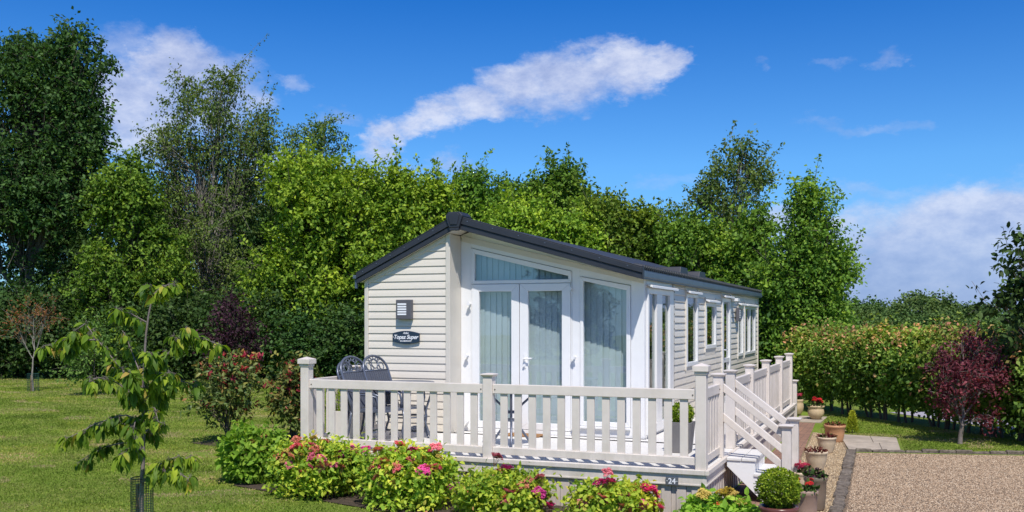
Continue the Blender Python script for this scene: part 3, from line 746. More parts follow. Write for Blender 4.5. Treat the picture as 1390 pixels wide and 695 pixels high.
def slab4(c0, c1, c2, c3):
    q = [c0, c1, c2, c3]; c = np.mean(q, 0); q = [tuple(c + (np.array(a)-c)*.985) for a in q]
    mb.prism(q, 'z', GZ-.03, GZ+.022)
A_, B_, C_, D_ = np.array((.90, 8.30)), np.array((1.88, 8.12)), np.array((1.95, 6.36)), np.array((1.17, 6.17))
for i in range(2):
    for j in range(2):
        f = lambda a, b: (A_*(1-a)+B_*a)*(1-b) + (D_*(1-a)+C_*a)*b
        u0, u1 = (0, .55+.1*j, 1)[i], (0, .55+.1*j, 1)[i+1]
        slab4(f(u0, j/2), f(u1, j/2), f(u1, (j+1)/2), f(u0, (j+1)/2))
slab4((-.12, 10.4), (.44, 10.36), (.48, 11.6), (-.1, 11.6))
tag(mb.build('paving_slabs', M['slabstone'], bevel=.006), kind='structure')
BED = [(-5.5, -.02), (-5.85, -.10), (-5.85, -.28), (-5.5, -.38), (-4.9, -.56), (-4.1, -.80), (-3.3, -1.02), (-2.4, -1.18), (-1.2, -1.22), (-.3, -1.2), (.05, -1.0), (.055, -.02)]
sheet('soil_bed', BED, GZ+.012, M['soil'])
sheet('lane', [(1.7, 13.3), (7.6, 5.3), (10.5, 7.5), (4.6, 16)], GZ+2*e, M['road'])
sheet('shrub_soil', [(-9.25, 2.95), (-8.6, 2.75), (-8.2, 3.1), (-8.5, 3.6), (-9.1, 3.55)], GZ+.009, M['soil'])

# grass blades over the parts of the lawn nearest the camera
rng = np.random.default_rng(11)
def blades(n, uv, tlo, thi, keep):
    t = tlo*(thi/tlo)**(rng.random(n)**.8); u = uv[0] + (uv[1]-uv[0])*rng.random(n)
    k = (u-695)/FPX; x = CAM[0] + t*(FW[0]+k*RT[0]); y = CAM[1] + t*(FW[1]+k*RT[1])
    m = keep(x, y); return x[m], y[m], t[m]
def inpoly(x, y, poly):
    c = np.zeros(len(x), bool); n = len(poly); j = n-1
    for i in range(n):
        xi, yi = poly[i]; xj, yj = poly[j]
        c ^= ((yi > y) != (yj > y)) & (x < (xj-xi)*(y-yi)/(yj-yi+1e-12)+xi); j = i
    return c
x1, y1, t1 = blades(270000, (-60, 520), 9.6, 36, lambda x, y: ~inpoly(x, y, BED) & ~((x > -5.3) & (y > -.05)))
RL = [(.5, 8.8), (.93, 8.34), (1.93, 8.16), (2.0, 6.33), (12, 8.9), (9, 12), (4.2, 8.0), (1.05, 12.2), (.3, 12.3), (.5, 10.4)]
x2, y2, t2 = blades(70000, (1080, 1420), 14.5, 24, lambda x, y: inpoly(x, y, RL))
bx = np.concatenate([x1, x2]); by = np.concatenate([y1, y2]); bt = np.concatenate([t1, t2]); n = len(bx)
h = (.008 + .013*rng.random(n))*(.8+bt/40); w = .0035+.00034*bt; a = rng.random(n)*6.283; ln = rng.normal(0, .5, (n, 2))*h[:, None]
P = np.stack([bx, by, np.full(n, GZ)], 1); dx = np.stack([np.cos(a)*w, np.sin(a)*w, np.zeros(n)], 1)
from mathutils import noise as mnoise
patch = np.array([.5 + .55*mnoise.noise((x*.55, y*.9, 0)) + .35*mnoise.noise((x*1.6, y*2.4, 5)) + .25*mnoise.noise((x*.16, y*.25, 9)) for x, y in zip(bx, by)])
tint = np.clip(patch + rng.normal(0, .2, n), 0, 1)
dryp = np.array([mnoise.noise((x*.8+20, y*1.3, 3)) for x, y in zip(bx, by)]); tint = np.where((dryp > .38) & (rng.random(n) < .75), 1, tint)
kp = (dryp < .5) | (rng.random(n) < .4)
V = np.stack([P-dx, P+dx, P+np.stack([ln[:, 0], ln[:, 1], h], 1)], 1)[kp].reshape(-1, 3); tint = tint[kp]; n = len(tint)
M['blade'] = leafmat('grass_blade', [(0, (.10, .17, .018)), (.4, (.225, .35, .042)), (.8, (.37, .41, .10)), (1, (.50, .42, .21))], .6, .3, (1.2, 1.2, .6), .2)
tag(link('grass_blades', np_mesh('grass_blades', V, [np.arange(3*n).reshape(n, 3)], M['blade'], tint)), kind='stuff')

# loose stones on the drive and the gravel strip
def pebbles(name, n, poly, mat, lo, hi, z0):
    xs = rng.uniform(min(p[0] for p in poly), max(p[0] for p in poly), n); ys = rng.uniform(min(p[1] for p in poly), max(p[1] for p in poly), n)
    m = inpoly(xs, ys, poly); xs, ys = xs[m], ys[m]; n = len(xs); r = rng.uniform(lo, hi, n); a = rng.random(n)*6.28
    base = np.array([[1, 0, 0], [0, 1, 0], [-1, 0, 0], [0, -1, 0], [0, 0, .8]]); ca, sa = np.cos(a), np.sin(a)
    V = []
    for b in base:
        k = rng.uniform(.75, 1.25, n)*r; V.append(np.stack([xs+(b[0]*ca-b[1]*sa)*k, ys+(b[0]*sa+b[1]*ca)*k, np.full(n, z0)+b[2]*k], 1))
    V = np.stack(V, 1).reshape(-1, 3); i = (np.arange(n)*5)[:, None]
    F = np.concatenate([i+np.array([[0, 1, 4]]), i+np.array([[1, 2, 4]]), i+np.array([[2, 3, 4]]), i+np.array([[3, 0, 4]])])
    tag(link(name, np_mesh(name, V, [F], mat, np.tile(rng.random(n), 4))), kind='stuff')
def stonemat(name, cols):
    m, nt, b = nodes(name); a = nt.nodes.new('ShaderNodeAttribute'); a.attribute_name = 'tint'
    nt.links.new(ramp(nt, a.outputs['Fac'], cols), b.inputs['Base Color']); b.inputs['Roughness'].default_value = .8; return m
M['stoneA'] = stonemat('pink_stone', [(0, (.18, .115, .07)), (.35, (.37, .255, .16)), (.75, (.48, .36, .24)), (1, (.60, .49, .36))])
M['stoneB'] = stonemat('yellow_stone', [(0, (.30, .20, .105)), (.5, (.46, .34, .20)), (1, (.60, .49, .33))])
pebbles('drive_gravel', 70000, [(1.45, -1), (4.2, -1), (4.2, 6.6), (1.31, 5.86)], M['stoneA'], .004, .010, GZ+.005)
pebbles('strip_gravel', 16000, [(.63, -1), (1.3, -1), (1.14, 6.0), (.9, 8.1), (.45, 8.5), (.57, 5.0)], M['stoneB'], .005, .010, GZ+.009)

# ================================================================== FOLIAGE TOOLS
UP = np.array([0, 0, 1.])
def rdir(rng, n): return unit(rng.normal(size=(n, 3)))
def crown(rng, lobes, ntw, tl, nl, Ls, Wr, up=.35, out=.7, rnd_=.7, droop=.3, axis=None, spread=.07, leafup=.8, inner=2.2, sub=False):
    """leaf clumps spread through ellipsoidal lobes -> arrays + clump centres"""
    Ps, Ds, Ns, Ls_, Ts, CC, TW = [], [], [], [], [], [], []
    L2 = []
    for c, r, nc in lobes:
        c = np.array(c, float); r = np.array(r, float); CC.append(None); k0 = len(CC)-1
        if nc < 80 or not sub: L2.append((c, r, nc, k0, 0)); continue
        m = int(5 + nc/26); w = rng.uniform(.5, 1.5, m); w /= w.sum()
        L2.append((c, r*.85, int(nc*.22), k0, -.06))
        for j in range(m):
            d0 = rdir(rng, 1)[0]; d0[2] = d0[2]*.9 + .1
            s = rng.uniform(.24, .42); L2.append((c + d0*r*rng.uniform(.45, .80), r*s, max(4, int(nc*.78*w[j])), k0, rng.normal(0, .07)))
    for c, r, nc, k0, tb in L2:
        d = rdir(rng, nc)
        ph = rng.random(4)*6.28
        k = 1 + .16*np.sin(d[:, 0]*5+ph[0])*np.sin(d[:, 2]*6+ph[1]) + .10*np.sin(d[:, 1]*9+ph[2])
        q = rng.random(nc)**(1/inner)*k
        cc = c + d*r*q[:, None]; o = unit(d/r)
        CC[k0] = cc if CC[k0] is None else np.concatenate([CC[k0], cc])
        ct = rng.normal(0, .10, nc) + tb
        for _ in range(ntw):
            td = unit(o*out + UP*up + rdir(rng, nc)*rnd_); L = tl*rng.uniform(.6, 1.3, nc)
            s0 = cc + rng.normal(0, tl*.25, (nc, 3))
            TW.append((s0, s0 + td*L[:, None]))
            f = rng.uniform(.05, 1, (nc, nl))
            p = s0[:, None] + td[:, None]*(L[:, None]*f)[..., None] + rng.normal(0, spread, (nc, nl, 3)); p[..., 2] -= droop*.25*tl*f**2
            ld = unit(td[:, None]*.45 + rdir(rng, nc*nl).reshape(nc, nl, 3)*.9 - UP*droop)
            ln = unit(UP*leafup + o[:, None]*.4 + rdir(rng, nc*nl).reshape(nc, nl, 3)*.95)
            Ps.append(p.reshape(-1, 3)); Ds.append(ld.reshape(-1, 3)); Ns.append(ln.reshape(-1, 3))
            Ts.append((ct[:, None] + rng.normal(0, .13, (nc, nl)) + .12*(f-.5)).ravel())
    P = np.concatenate(Ps); n = len(P); L = Ls*rng.uniform(.65, 1.25, n)
    return dict(P=P, D=np.concatenate(Ds), N=np.concatenate(Ns), L=L, W=L*Wr*rng.uniform(.85, 1.15, n), T=np.clip(.5+np.concatenate(Ts), 0, 1), C=CC, TW=TW)
def shoots(rng, starts, lens, lean, nl, Ls, Wr, spread=.09, jit=.25):
    Ps, Ds, Ns = [], [], []; paths = []
    for s, l in zip(starts, lens):
        d = unit(np.array(lean) + rng.normal(0, jit, 3)); bend = rng.normal(0, .25, 3) + np.array([lean[0], lean[1], 0])*.4
        f = np.linspace(0, 1, 7)[:, None]; path = s + d*l*f + bend*l*.35*f**2; paths.append(path)
        g = rng.uniform(.0, 1, nl)**.8; i = np.clip((g*6).astype(int), 0, 5)
        p = path[i] + (path[i+1]-path[i])*((g*6-i)[:, None]) + rng.normal(0, 1, (nl, 3))*spread*(1.25-g)[:, None]
        Ps.append(p); Ds.append(unit(rdir(rng, nl) + d*.5 - UP*.2)); Ns.append(unit(rdir(rng, nl) + UP*.6))
    P = np.concatenate(Ps); n = len(P); L = Ls*rng.uniform(.6, 1.2, n)
    return dict(P=P, D=np.concatenate(Ds), N=np.concatenate(Ns), L=L, W=L*Wr, T=np.clip(rng.normal(.6, .15, n), 0, 1)), paths
def bez(a, b, c, n=7):
    t = np.linspace(0, 1, n)[:, None]; return (1-t)**2*a + 2*t*(1-t)*b + t*t*c
def merge(*ds): return {k: np.concatenate([d[k] for d in ds]) for k in ('P', 'D', 'N', 'L', 'W', 'T')}

def make_tree(name, label, base, lobes, mat, wood, seed, leaf=.13, wr=.6, ntw=3, tl=.7, nl=11, trunk=.12, up=.35, droop=.3, rnd_=.7, spread=.09,
              nshoot=0, shootlen=(.6, 1.3), lean=(0, 0, 1), cat='tree', group=None, stems=1, kind='quad', inner=2.2, wispy=0, cpart='crown', tpart='trunk', nlshoot=32, grad=0, blim=.35, sub=False):
    rng = np.random.default_rng(seed); base = np.array(base, float)
    root = empty(name, tuple(base), label, cat, group)
    if sub:                                    # upright leading shoots break the outline
        ex = []
        for c, r, nc in lobes:
            if c[2] < max(l[0][2] for l in lobes) - 3.2: continue
            for _ in range(max(2, nc//60)):
                d0 = rdir(rng, 1)[0]; d0[2] = abs(d0[2]) + .35; d0 = unit(d0); s = rng.uniform(.6, 1.25)
                ex.append((np.array(c) + d0*np.array(r)*rng.uniform(.85, 1.0), np.array([.20*s, .20*s, .55*s]), int(7*s)+3))
        lobes = list(lobes) + ex
    g = crown(rng, lobes, ntw, tl, nl, leaf, wr, up=up, droop=droop, rnd_=rnd_, spread=spread, inner=inner, sub=sub)
    if grad:                                   # leaf tint shifts with height; negative values darken the top
        z = g['P'][:, 2]; g['T'] = np.clip(g['T'] + grad*((z-z.min())/(np.ptp(z)+.01)-.5), 0, 1)
    W = Wood(); tops = sorted(lobes, key=lambda l: -l[0][2]); allpaths = []
    for s in range(stems):
        top = np.array(tops[min(s, len(tops)-1)][0]); b0 = base + (np.array([rng.normal(0, .25), rng.normal(0, .25), 0]) if s else 0) - np.array([0, 0, .05])
        f = np.linspace(0, 1, 10)[:, None]; tr = b0 + (top-b0)*f + 0
        Hh = abs(top[2]-b0[2]); tr[1:-1, :2] = b0[:2] + (top[:2]-b0[:2])*(f[1:-1]**1.6) + rng.normal(0, .008*Hh, (8, 2))
        W.path(tr, trunk*(1 if s == 0 else .7), trunk*.15, 7, .8); allpaths.append(tr)
    tr = allpaths[0]
    for (c, r, nc), cc in zip(lobes, g['C']):
        c = np.array(c); r = np.array(r)
        if sub and nc < 18: W.path(bez(c-[0, 0, r[2]*2], c-[0, 0, r[2]], c+[0, 0, r[2]], 4), trunk*.08, .004, 3); continue
        zz = base[2] + (c[2]-base[2])*rng.uniform(.35, .6); t0 = allpaths[rng.integers(len(allpaths))]
        s0 = t0[np.argmin(abs(t0[:, 2]-zz))]; limb = bez(s0, (s0+c)/2 + np.array([0, 0, -.15*abs(c[2]-s0[2])]), c, 7)
        W.path(limb, trunk*.45, trunk*.12, 5)
        sel = cc[rng.random(len(cc)) < min(1, 130*blim/.35/len(cc)) ]
        for q in sel:
            a = limb[rng.integers(2, 7)]; W.path(bez(a, (a+q)/2 + rng.normal(0, .12, 3)*r*.5, q, 5), trunk*.13, trunk*.035, 3)
    for A, B in g['TW']:
        m = rng.random(len(A)) < .3; W.segs(A[m], B[m], np.full(m.sum(), trunk*.035+.003), np.full(m.sum(), .003), 3)
    if nshoot:
        st, ln = [], []
        wts = np.array([l[2] for l in tops], float); wts /= wts.sum()
        for _ in range(nshoot):
            c, r, _n = tops[rng.choice(len(tops), p=wts)]; c = np.array(c); r = np.array(r); d = rdir(rng, 1)[0]; d[2] = abs(d[2])*1.5+.5; d = unit(d)
            st.append(c + d*r*.8); ln.append(rng.uniform(*shootlen))
        sh, paths = shoots(rng, st, ln, lean, nlshoot, leaf, wr, spread=spread*1.3)
        for p in paths: W.path(p, trunk*.05+.006, .003, 3)
        g = merge(g, sh)
    lm = leaf_mesh(cpart, g['P'], g['D'], g['N'], g['L'], g['W'], g['T'], mat, kind, org=tuple(base))
    link(cpart, lm, root); link(tpart, W.mesh(tpart, wood, tuple(base)), root)
    return root
# ================================================================== LEAF MATERIALS
LM = {}
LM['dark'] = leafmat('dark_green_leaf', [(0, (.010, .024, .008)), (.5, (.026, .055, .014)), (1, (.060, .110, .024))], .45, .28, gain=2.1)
LM['olive'] = leafmat('birch_leaf', [(0, (.020, .042, .010)), (.5, (.055, .095, .020)), (1, (.115, .165, .036))], .5, .3, gain=2.3)
LM['mid'] = leafmat('mid_green_leaf', [(0, (.022, .050, .008)), (.5, (.062, .115, .012)), (1, (.140, .195, .018))], .45, .26, gain=2.15)
LM['bright'] = leafmat('bright_green_leaf', [(0, (.030, .065, .008)), (.45, (.085, .155, .012)), (1, (.190, .255, .018))], .45, .26, gain=2.3)
LM['hedge'] = leafmat('hedge_leaf', [(0, (.020, .042, .010)), (.45, (.065, .115, .018)), (.72, (.135, .180, .030)), (.88, (.23, .145, .065)), (1, (.30, .14, .085))], .45, .35, gain=2.5)
LM['far'] = leafmat('hazy_distant_leaf', [(0, (.030, .062, .018)), (.5, (.062, .110, .030)), (1, (.110, .160, .045))], .7, .2, gain=1.7)  # leaf colours greyed slightly to paint in distance haze
LM['red'] = leafmat('purple_red_leaf', [(0, (.035, .008, .014)), (.5, (.105, .026, .032)), (1, (.22, .06, .07))], .45, .35, (1.4, .7, .7), gain=1.8)
LM['purple'] = leafmat('dark_purple_leaf', [(0, (.018, .008, .014)), (.5, (.045, .018, .032)), (1, (.10, .04, .06))], .5, .25, (1.3, .8, .9), gain=1.3)
LM['copper'] = leafmat('copper_leaf', [(0, (.07, .025, .012)), (.5, (.17, .065, .03)), (1, (.25, .13, .05))], .5, .35, (1.3, .9, .6), gain=1.4)
LM['photinia'] = leafmat('photinia_leaf', [(0, (.018, .038, .012)), (.5, (.060, .085, .022)), (.72, (.13, .12, .03)), (.86, (.19, .06, .035)), (1, (.26, .06, .045))], .3, .25, gain=2.1)
LM['youngred'] = leafmat('young_red_leaf', [(0, (.16, .015, .022)), (.5, (.42, .035, .06)), (1, (.62, .11, .13))], .35, .35, (1.3, .7, .7), gain=1.1)
LM['cherry'] = leafmat('cherry_leaf', [(0, (.020, .052, .010)), (.45, (.070, .125, .010)), (.85, (.170, .225, .016)), (1, (.24, .17, .04))], .38, .42, (1.25, 1.3, .45), gain=2.3)
LM['flowerbush'] = leafmat('flowering_shrub_leaf', [(0, (.030, .070, .008)), (.4, (.095, .160, .014)), (.75, (.225, .250, .022)), (.9, (.31, .27, .04)), (1, (.33, .16, .06))], .42, .38, gain=3)
LM['bushgreen'] = leafmat('fresh_shrub_leaf', [(0, (.030, .075, .008)), (.5, (.085, .170, .014)), (1, (.19, .27, .03))], .42, .38, gain=2.7)
LM['box'] = leafmat('box_leaf', [(0, (.030, .060, .006)), (.5, (.105, .160, .010)), (1, (.22, .26, .02))], .65, .3, (1.25, 1.3, .6), .12, gain=1.9)
LM['gold'] = leafmat('golden_conifer', [(0, (.12, .16, .01)), (.5, (.30, .34, .02)), (1, (.48, .48, .05))], .6, .3, gain=1.5)
LM['succ'] = leafmat('dark_red_rosette', [(0, (.05, .012, .010)), (.6, (.16, .03, .025)), (1, (.25, .08, .05))], .45, .2, (1.3, .7, .7))
LM['potgreen'] = leafmat('pot_plant_leaf', [(0, (.02, .05, .012)), (.6, (.07, .13, .03)), (1, (.13, .2, .05))], .5, .3)
def petal(name, a, b): return leafmat(name, [(0, a), (1, b)], .6, .25, (1.1, .9, .9), .2, 1.25)
PET = {'magenta': petal('magenta_petal', (.52, .015, .17), (.88, .10, .38)), 'pink': petal('pink_petal', (.62, .08, .15), (.85, .28, .33)),
       'salmon': petal('salmon_petal', (.55, .16, .09), (.72, .36, .20)), 'lime': petal('lime_bud', (.38, .34, .06), (.58, .48, .14)),
       'red': petal('scarlet_petal', (.45, .01, .012), (.75, .05, .05)), 'cerise': petal('cerise_petal', (.5, .02, .09), (.75, .12, .2))}

def Lb(u, v, ru, rv, t, n, dz=.85):
    return (at(u, v, t), np.array([ru*t/FPX, ru*t/FPX*dz, rv*t/FPX]), n)

# ================================================================== TREES BEHIND THE GARDEN
BK = 'trees along the back of the garden'
def big(name, label, ub, t, lobes, **k):
    k.setdefault('sub', True); k['leaf'] = k['leaf']*1.04; k['tl'] = k.get('tl', .7)*.66; k['spread'] = k.get('spread', .09)*.75; k['blim'] = .6
    return make_tree(name, label, ground_at(ub, t), [Lb(*l[:4], l[5] if len(l) > 5 else t, l[4]) for l in lobes], group=BK, **k)
big('dark_tree', 'tall dark green tree at the far left edge with a wispy leaning top', 25, 37,
    [(15, 240, 95, 150, 620), (62, 130, 62, 62, 230), (95, 250, 52, 95, 300), (105, 185, 42, 60, 150), (15, 90, 45, 35, 100), (20, 420, 100, 90, 420), (115, 100, 34, 44, 55), (85, 75, 25, 25, 28), (-60, 260, 60, 150, 300)],
    mat=LM['dark'], wood=M['bark'], seed=1, leaf=.16, trunk=.26, nshoot=26, shootlen=(.9, 2.2), lean=(.45, .2, .8), spread=.12, tl=.9)
big('birch_tree', 'feathery grey green birch with fine drooping twigs left of the bright hazel', 272, 38.5,
    [(270, 202, 66, 60, 130), (225, 207, 34, 40, 40), (335, 177, 36, 30, 34), (300, 137, 44, 30, 40), (238, 282, 50, 75, 130), (325, 252, 50, 70, 142), (280, 352, 78, 80, 223), (250, 132, 22, 22, 11), (345, 202, 22, 30, 18), (280, 452, 85, 60, 161)],
    mat=LM['olive'], wood=M['palebark'], seed=2, leaf=.125, wr=.55, trunk=.17, up=-.1, droop=.8, nshoot=40, shootlen=(.9, 2.2), lean=(.5, .2, .45), spread=.11, tl=1.0, nl=12)
big('maple_tree', 'leafy mid green tree between the tall dark tree and the birch', 175, 36,
    [(180, 290, 45, 60, 240), (205, 370, 60, 70, 320), (140, 400, 60, 70, 300), (165, 245, 26, 28, 56), (150, 290, 34, 40, 90), (175, 470, 80, 45, 240)],
    mat=LM['mid'], wood=M['bark'], seed=3, leaf=.15, trunk=.16, nshoot=16, shootlen=(.5, 1.1))
big('hazel_tree', 'broad bright yellow green hazel rising left of the caravan roof', 430, 35,
    [(425, 308, 72, 78, 520), (405, 253, 40, 34, 130), (465, 270, 42, 36, 150), (440, 418, 85, 85, 560), (372, 408, 46, 85, 300), (500, 338, 40, 80, 240), (455, 478, 60, 40, 160)],
    mat=LM['bright'], wood=M['bark'], seed=4, leaf=.165, trunk=.13, stems=4, nshoot=60, shootlen=(.6, 1.5), grad=.25)
big('birch_tree', 'slim wispy birch whose thin top shows above the bright hazel', 418, 40,
    [(425, 205, 42, 26, 50), (445, 190, 22, 16, 14), (400, 260, 40, 60, 160), (430, 360, 60, 90, 240)],
    mat=LM['olive'], wood=M['palebark'], seed=5, leaf=.12, wr=.55, trunk=.10, nshoot=22, shootlen=(.7, 1.6), lean=(.6, .2, .3), droop=.6, up=0)
big('hazel_tree', 'light green tree with thin upright shoots just left of the roof ridge', 545, 34,
    [(540, 310, 46, 52, 260), (515, 370, 50, 70, 260), (575, 320, 36, 44, 170), (545, 268, 26, 22, 50), (500, 278, 34, 26, 90), (592, 280, 30, 26, 80), (560, 420, 70, 80, 240)],
    mat=LM['bright'], wood=M['bark'], seed=6, leaf=.15, trunk=.10, stems=4, nshoot=60, shootlen=(.6, 1.5), grad=.2)
big('ash_tree', 'olive brown tinged tree directly behind the roof ridge cap', 635, 35,
    [(640, 295, 42, 36, 190), (610, 330, 42, 50, 200), (668, 320, 36, 44, 180), (640, 258, 20, 16, 26), (640, 410, 80, 90, 240)],
    mat=LM['mid'], wood=M['bark'], seed=7, leaf=.145, trunk=.12, stems=3, nshoot=48, shootlen=(.6, 1.3))
big('oak_tree', 'dark topped tree standing highest behind the middle of the roof', 770, 35.5,
    [(775, 260, 34, 24, 90), (758, 295, 50, 34, 190), (800, 310, 42, 36, 180), (712, 300, 42, 34, 170), (690, 285, 30, 20, 60), (735, 275, 26, 20, 50), (760, 370, 90, 60, 300)],
    mat=LM['mid'], wood=M['bark'], seed=8, leaf=.15, trunk=.16, stems=2, nshoot=50, shootlen=(.5, 1.3), grad=-.35)
big('hazel_tree', 'bright green bushy tree behind the front half of the roof slope', 715, 32.5,
    [(700, 320, 48, 32, 200), (740, 330, 44, 34, 190), (690, 370, 60, 60, 200), (790, 340, 40, 36, 170)],
    mat=LM['bright'], wood=M['bark'], seed=9, leaf=.145, trunk=.10, stems=4, nshoot=40, shootlen=(.5, 1.2), grad=.25)
big('hazel_tree', 'bushy green tree behind the far half of the roof slope', 850, 33,
    [(835, 335, 46, 38, 210), (880, 345, 44, 34, 190), (850, 390, 70, 60, 240), (905, 345, 36, 40, 150), (865, 310, 34, 20, 60), (815, 300, 30, 20, 60)],
    mat=LM['mid'], wood=M['bark'], seed=10, leaf=.145, trunk=.10, stems=4, nshoot=56, shootlen=(.5, 1.2), grad=.3)
big('birch_tree', 'tall loose birch standing above the far end of the roof', 985, 34,
    [(1003, 218, 30, 26, 21), (1012, 250, 28, 26, 19), (985, 275, 40, 34, 37), (1000, 320, 42, 36, 46), (950, 300, 34, 34, 33), (985, 390, 60, 60, 71)],
    mat=LM['olive'], wood=M['palebark'], seed=11, leaf=.13, wr=.55, trunk=.11, nshoot=28, shootlen=(.5, 1.2), lean=(.4, .1, .6), droop=.4, up=.1)
big('thicket_tree', 'olive green bushy tree under the tall birch at the end of the roof', 950, 32,
    [(930, 345, 44, 38, 190), (975, 355, 44, 48, 210), (1015, 380, 38, 60, 220), (960, 420, 60, 60, 220), (1030, 340, 26, 40, 90)],
    mat=LM['mid'], wood=M['bark'], seed=12, leaf=.14, trunk=.09, stems=4, nshoot=20, shootlen=(.4, 1.0))
big('field_maple', 'leafy tree with a slim pointed top beside the far end of the caravan', 1088, 26,
    [(1096, 276, 8, 20, 14), (1088, 300, 12, 16, 14), (1108, 296, 10, 14, 12), (1082, 330, 20, 16, 34), (1112, 345, 34, 26, 110), (1128, 372, 30, 24, 90), (1100, 390, 42, 34, 170), (1065, 395, 38, 42, 200), (1095, 440, 56, 46, 340), (1055, 465, 40, 44, 220), (1085, 505, 46, 38, 200)],
    mat=LM['mid'], wood=M['bark'], seed=13, leaf=.11, trunk=.11, stems=1, nshoot=30, shootlen=(.4, .9), grad=.15)
# a second rank further back, seen through the gaps
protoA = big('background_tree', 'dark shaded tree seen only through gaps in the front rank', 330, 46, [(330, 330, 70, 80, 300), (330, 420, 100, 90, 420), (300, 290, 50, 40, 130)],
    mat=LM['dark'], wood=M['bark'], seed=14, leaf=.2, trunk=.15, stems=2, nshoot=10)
for i, (u, t) in enumerate([(100, 47), (210, 48), (470, 46), (570, 45), (660, 46), (750, 46.5), (840, 45), (930, 44), (1010, 42), (1075, 38)]):
    c = copy_tree(protoA); c.location = tuple(ground_at(u, t)); c.rotation_euler.z = i*1.7; s = (.84, .9, .78, .72, .76, .76, .68, .62, .6, .5)[i]; c.scale = (s*1.1, s*1.1, s)

for i, (x, y) in enumerate([(-16, -38), (-9, -41), (1, -40), (9, -37), (20, -30)]):
    c = copy_tree(protoA); c.location = (x, y, GZ); c.rotation_euler.z = i*1.3; c.scale = (.9, .9, .8+.1*(i % 3)); c['label'] = 'dark tree across the garden, seen only mirrored in the front glass'; c['group'] = 'trees mirrored in the glass'
# low dark shrubs at the foot of the trees
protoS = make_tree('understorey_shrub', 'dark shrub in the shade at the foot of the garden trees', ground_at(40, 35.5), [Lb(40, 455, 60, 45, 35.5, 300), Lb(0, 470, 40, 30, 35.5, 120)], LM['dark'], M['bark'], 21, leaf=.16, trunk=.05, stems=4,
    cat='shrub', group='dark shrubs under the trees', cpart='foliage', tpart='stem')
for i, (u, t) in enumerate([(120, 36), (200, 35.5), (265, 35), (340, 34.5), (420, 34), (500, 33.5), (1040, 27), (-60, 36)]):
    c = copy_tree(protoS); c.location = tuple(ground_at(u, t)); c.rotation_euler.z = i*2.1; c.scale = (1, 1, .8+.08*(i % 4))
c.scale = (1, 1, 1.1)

# ================================================================== DISTANT WOOD (individual crowns)
FWG = 'distant trees beyond the hedge'
def far_tree(label, u, vtop, wpx, t, seed):
    b = ground_at(u, t); b[2] = -7.0
    zt = at(u, vtop, t)[2]; R = wpx*t/FPX/2; H = zt-b[2]
    lob = [(np.array([b[0], b[1], zt-H*.33]), np.array([R*.95, R*.95, H*.33]), 700)]
    rg = random.Random(seed)
    for k in range(7):
        a = rg.uniform(0, 6.28); lob.append((np.array([b[0]+math.cos(a)*R*.62, b[1]+math.sin(a)*R*.62, zt-H*rg.uniform(.3, .55)]), np.array([R*.5, R*.5, H*.2]), 200))
    return make_tree('distant_tree', label, b, lob, LM['far'], M['bark'], seed, leaf=.27, wr=.8, tl=.3, nl=12, trunk=.3, spread=.30, group=FWG, inner=7, blim=.1)
f1 = far_tree('pale rounded distant tree rising highest beyond the hedge', 1252, 402, 150, 92, 31)
f2 = far_tree('darker distant tree right of the highest one beyond the hedge', 1338, 420, 120, 96, 32)
f3 = far_tree('low distant tree beside the leafy maple beyond the hedge', 1165, 412, 80, 99, 33)
for i, (src, u, vt, t, lab) in enumerate([(f2, 1200, 424, 100, 'distant tree filling the dip left of the highest one'), (f1, 1400, 430, 88, 'pale distant tree at the right edge beyond the hedge'), (f3, 1290, 430, 84, 'low distant tree in front of the dip beyond the hedge'),
        (f2, 1130, 418, 95, 'distant tree half hidden behind the leafy maple'), (f3, 1215, 430, 80, 'low pale distant tree just above the hedge top'), (f1, 1345, 436, 78, 'low distant tree behind the red leaved tree'), (f2, 1460, 420, 92, 'distant tree beyond the right edge of the garden')]):
    c = copy_tree(src); b = ground_at(u, t); c.location = (b[0], b[1], -7.0); c.rotation_euler.z = 1+i*1.3; c['label'] = lab
    hsrc = {f1: (at(1252, 402, 92)[2]), f2: at(1338, 420, 96)[2], f3: at(1165, 412, 99)[2]}[src] + 7; s = (at(u, vt, t)[2]+7)/hsrc; c.scale = (s, s, s)

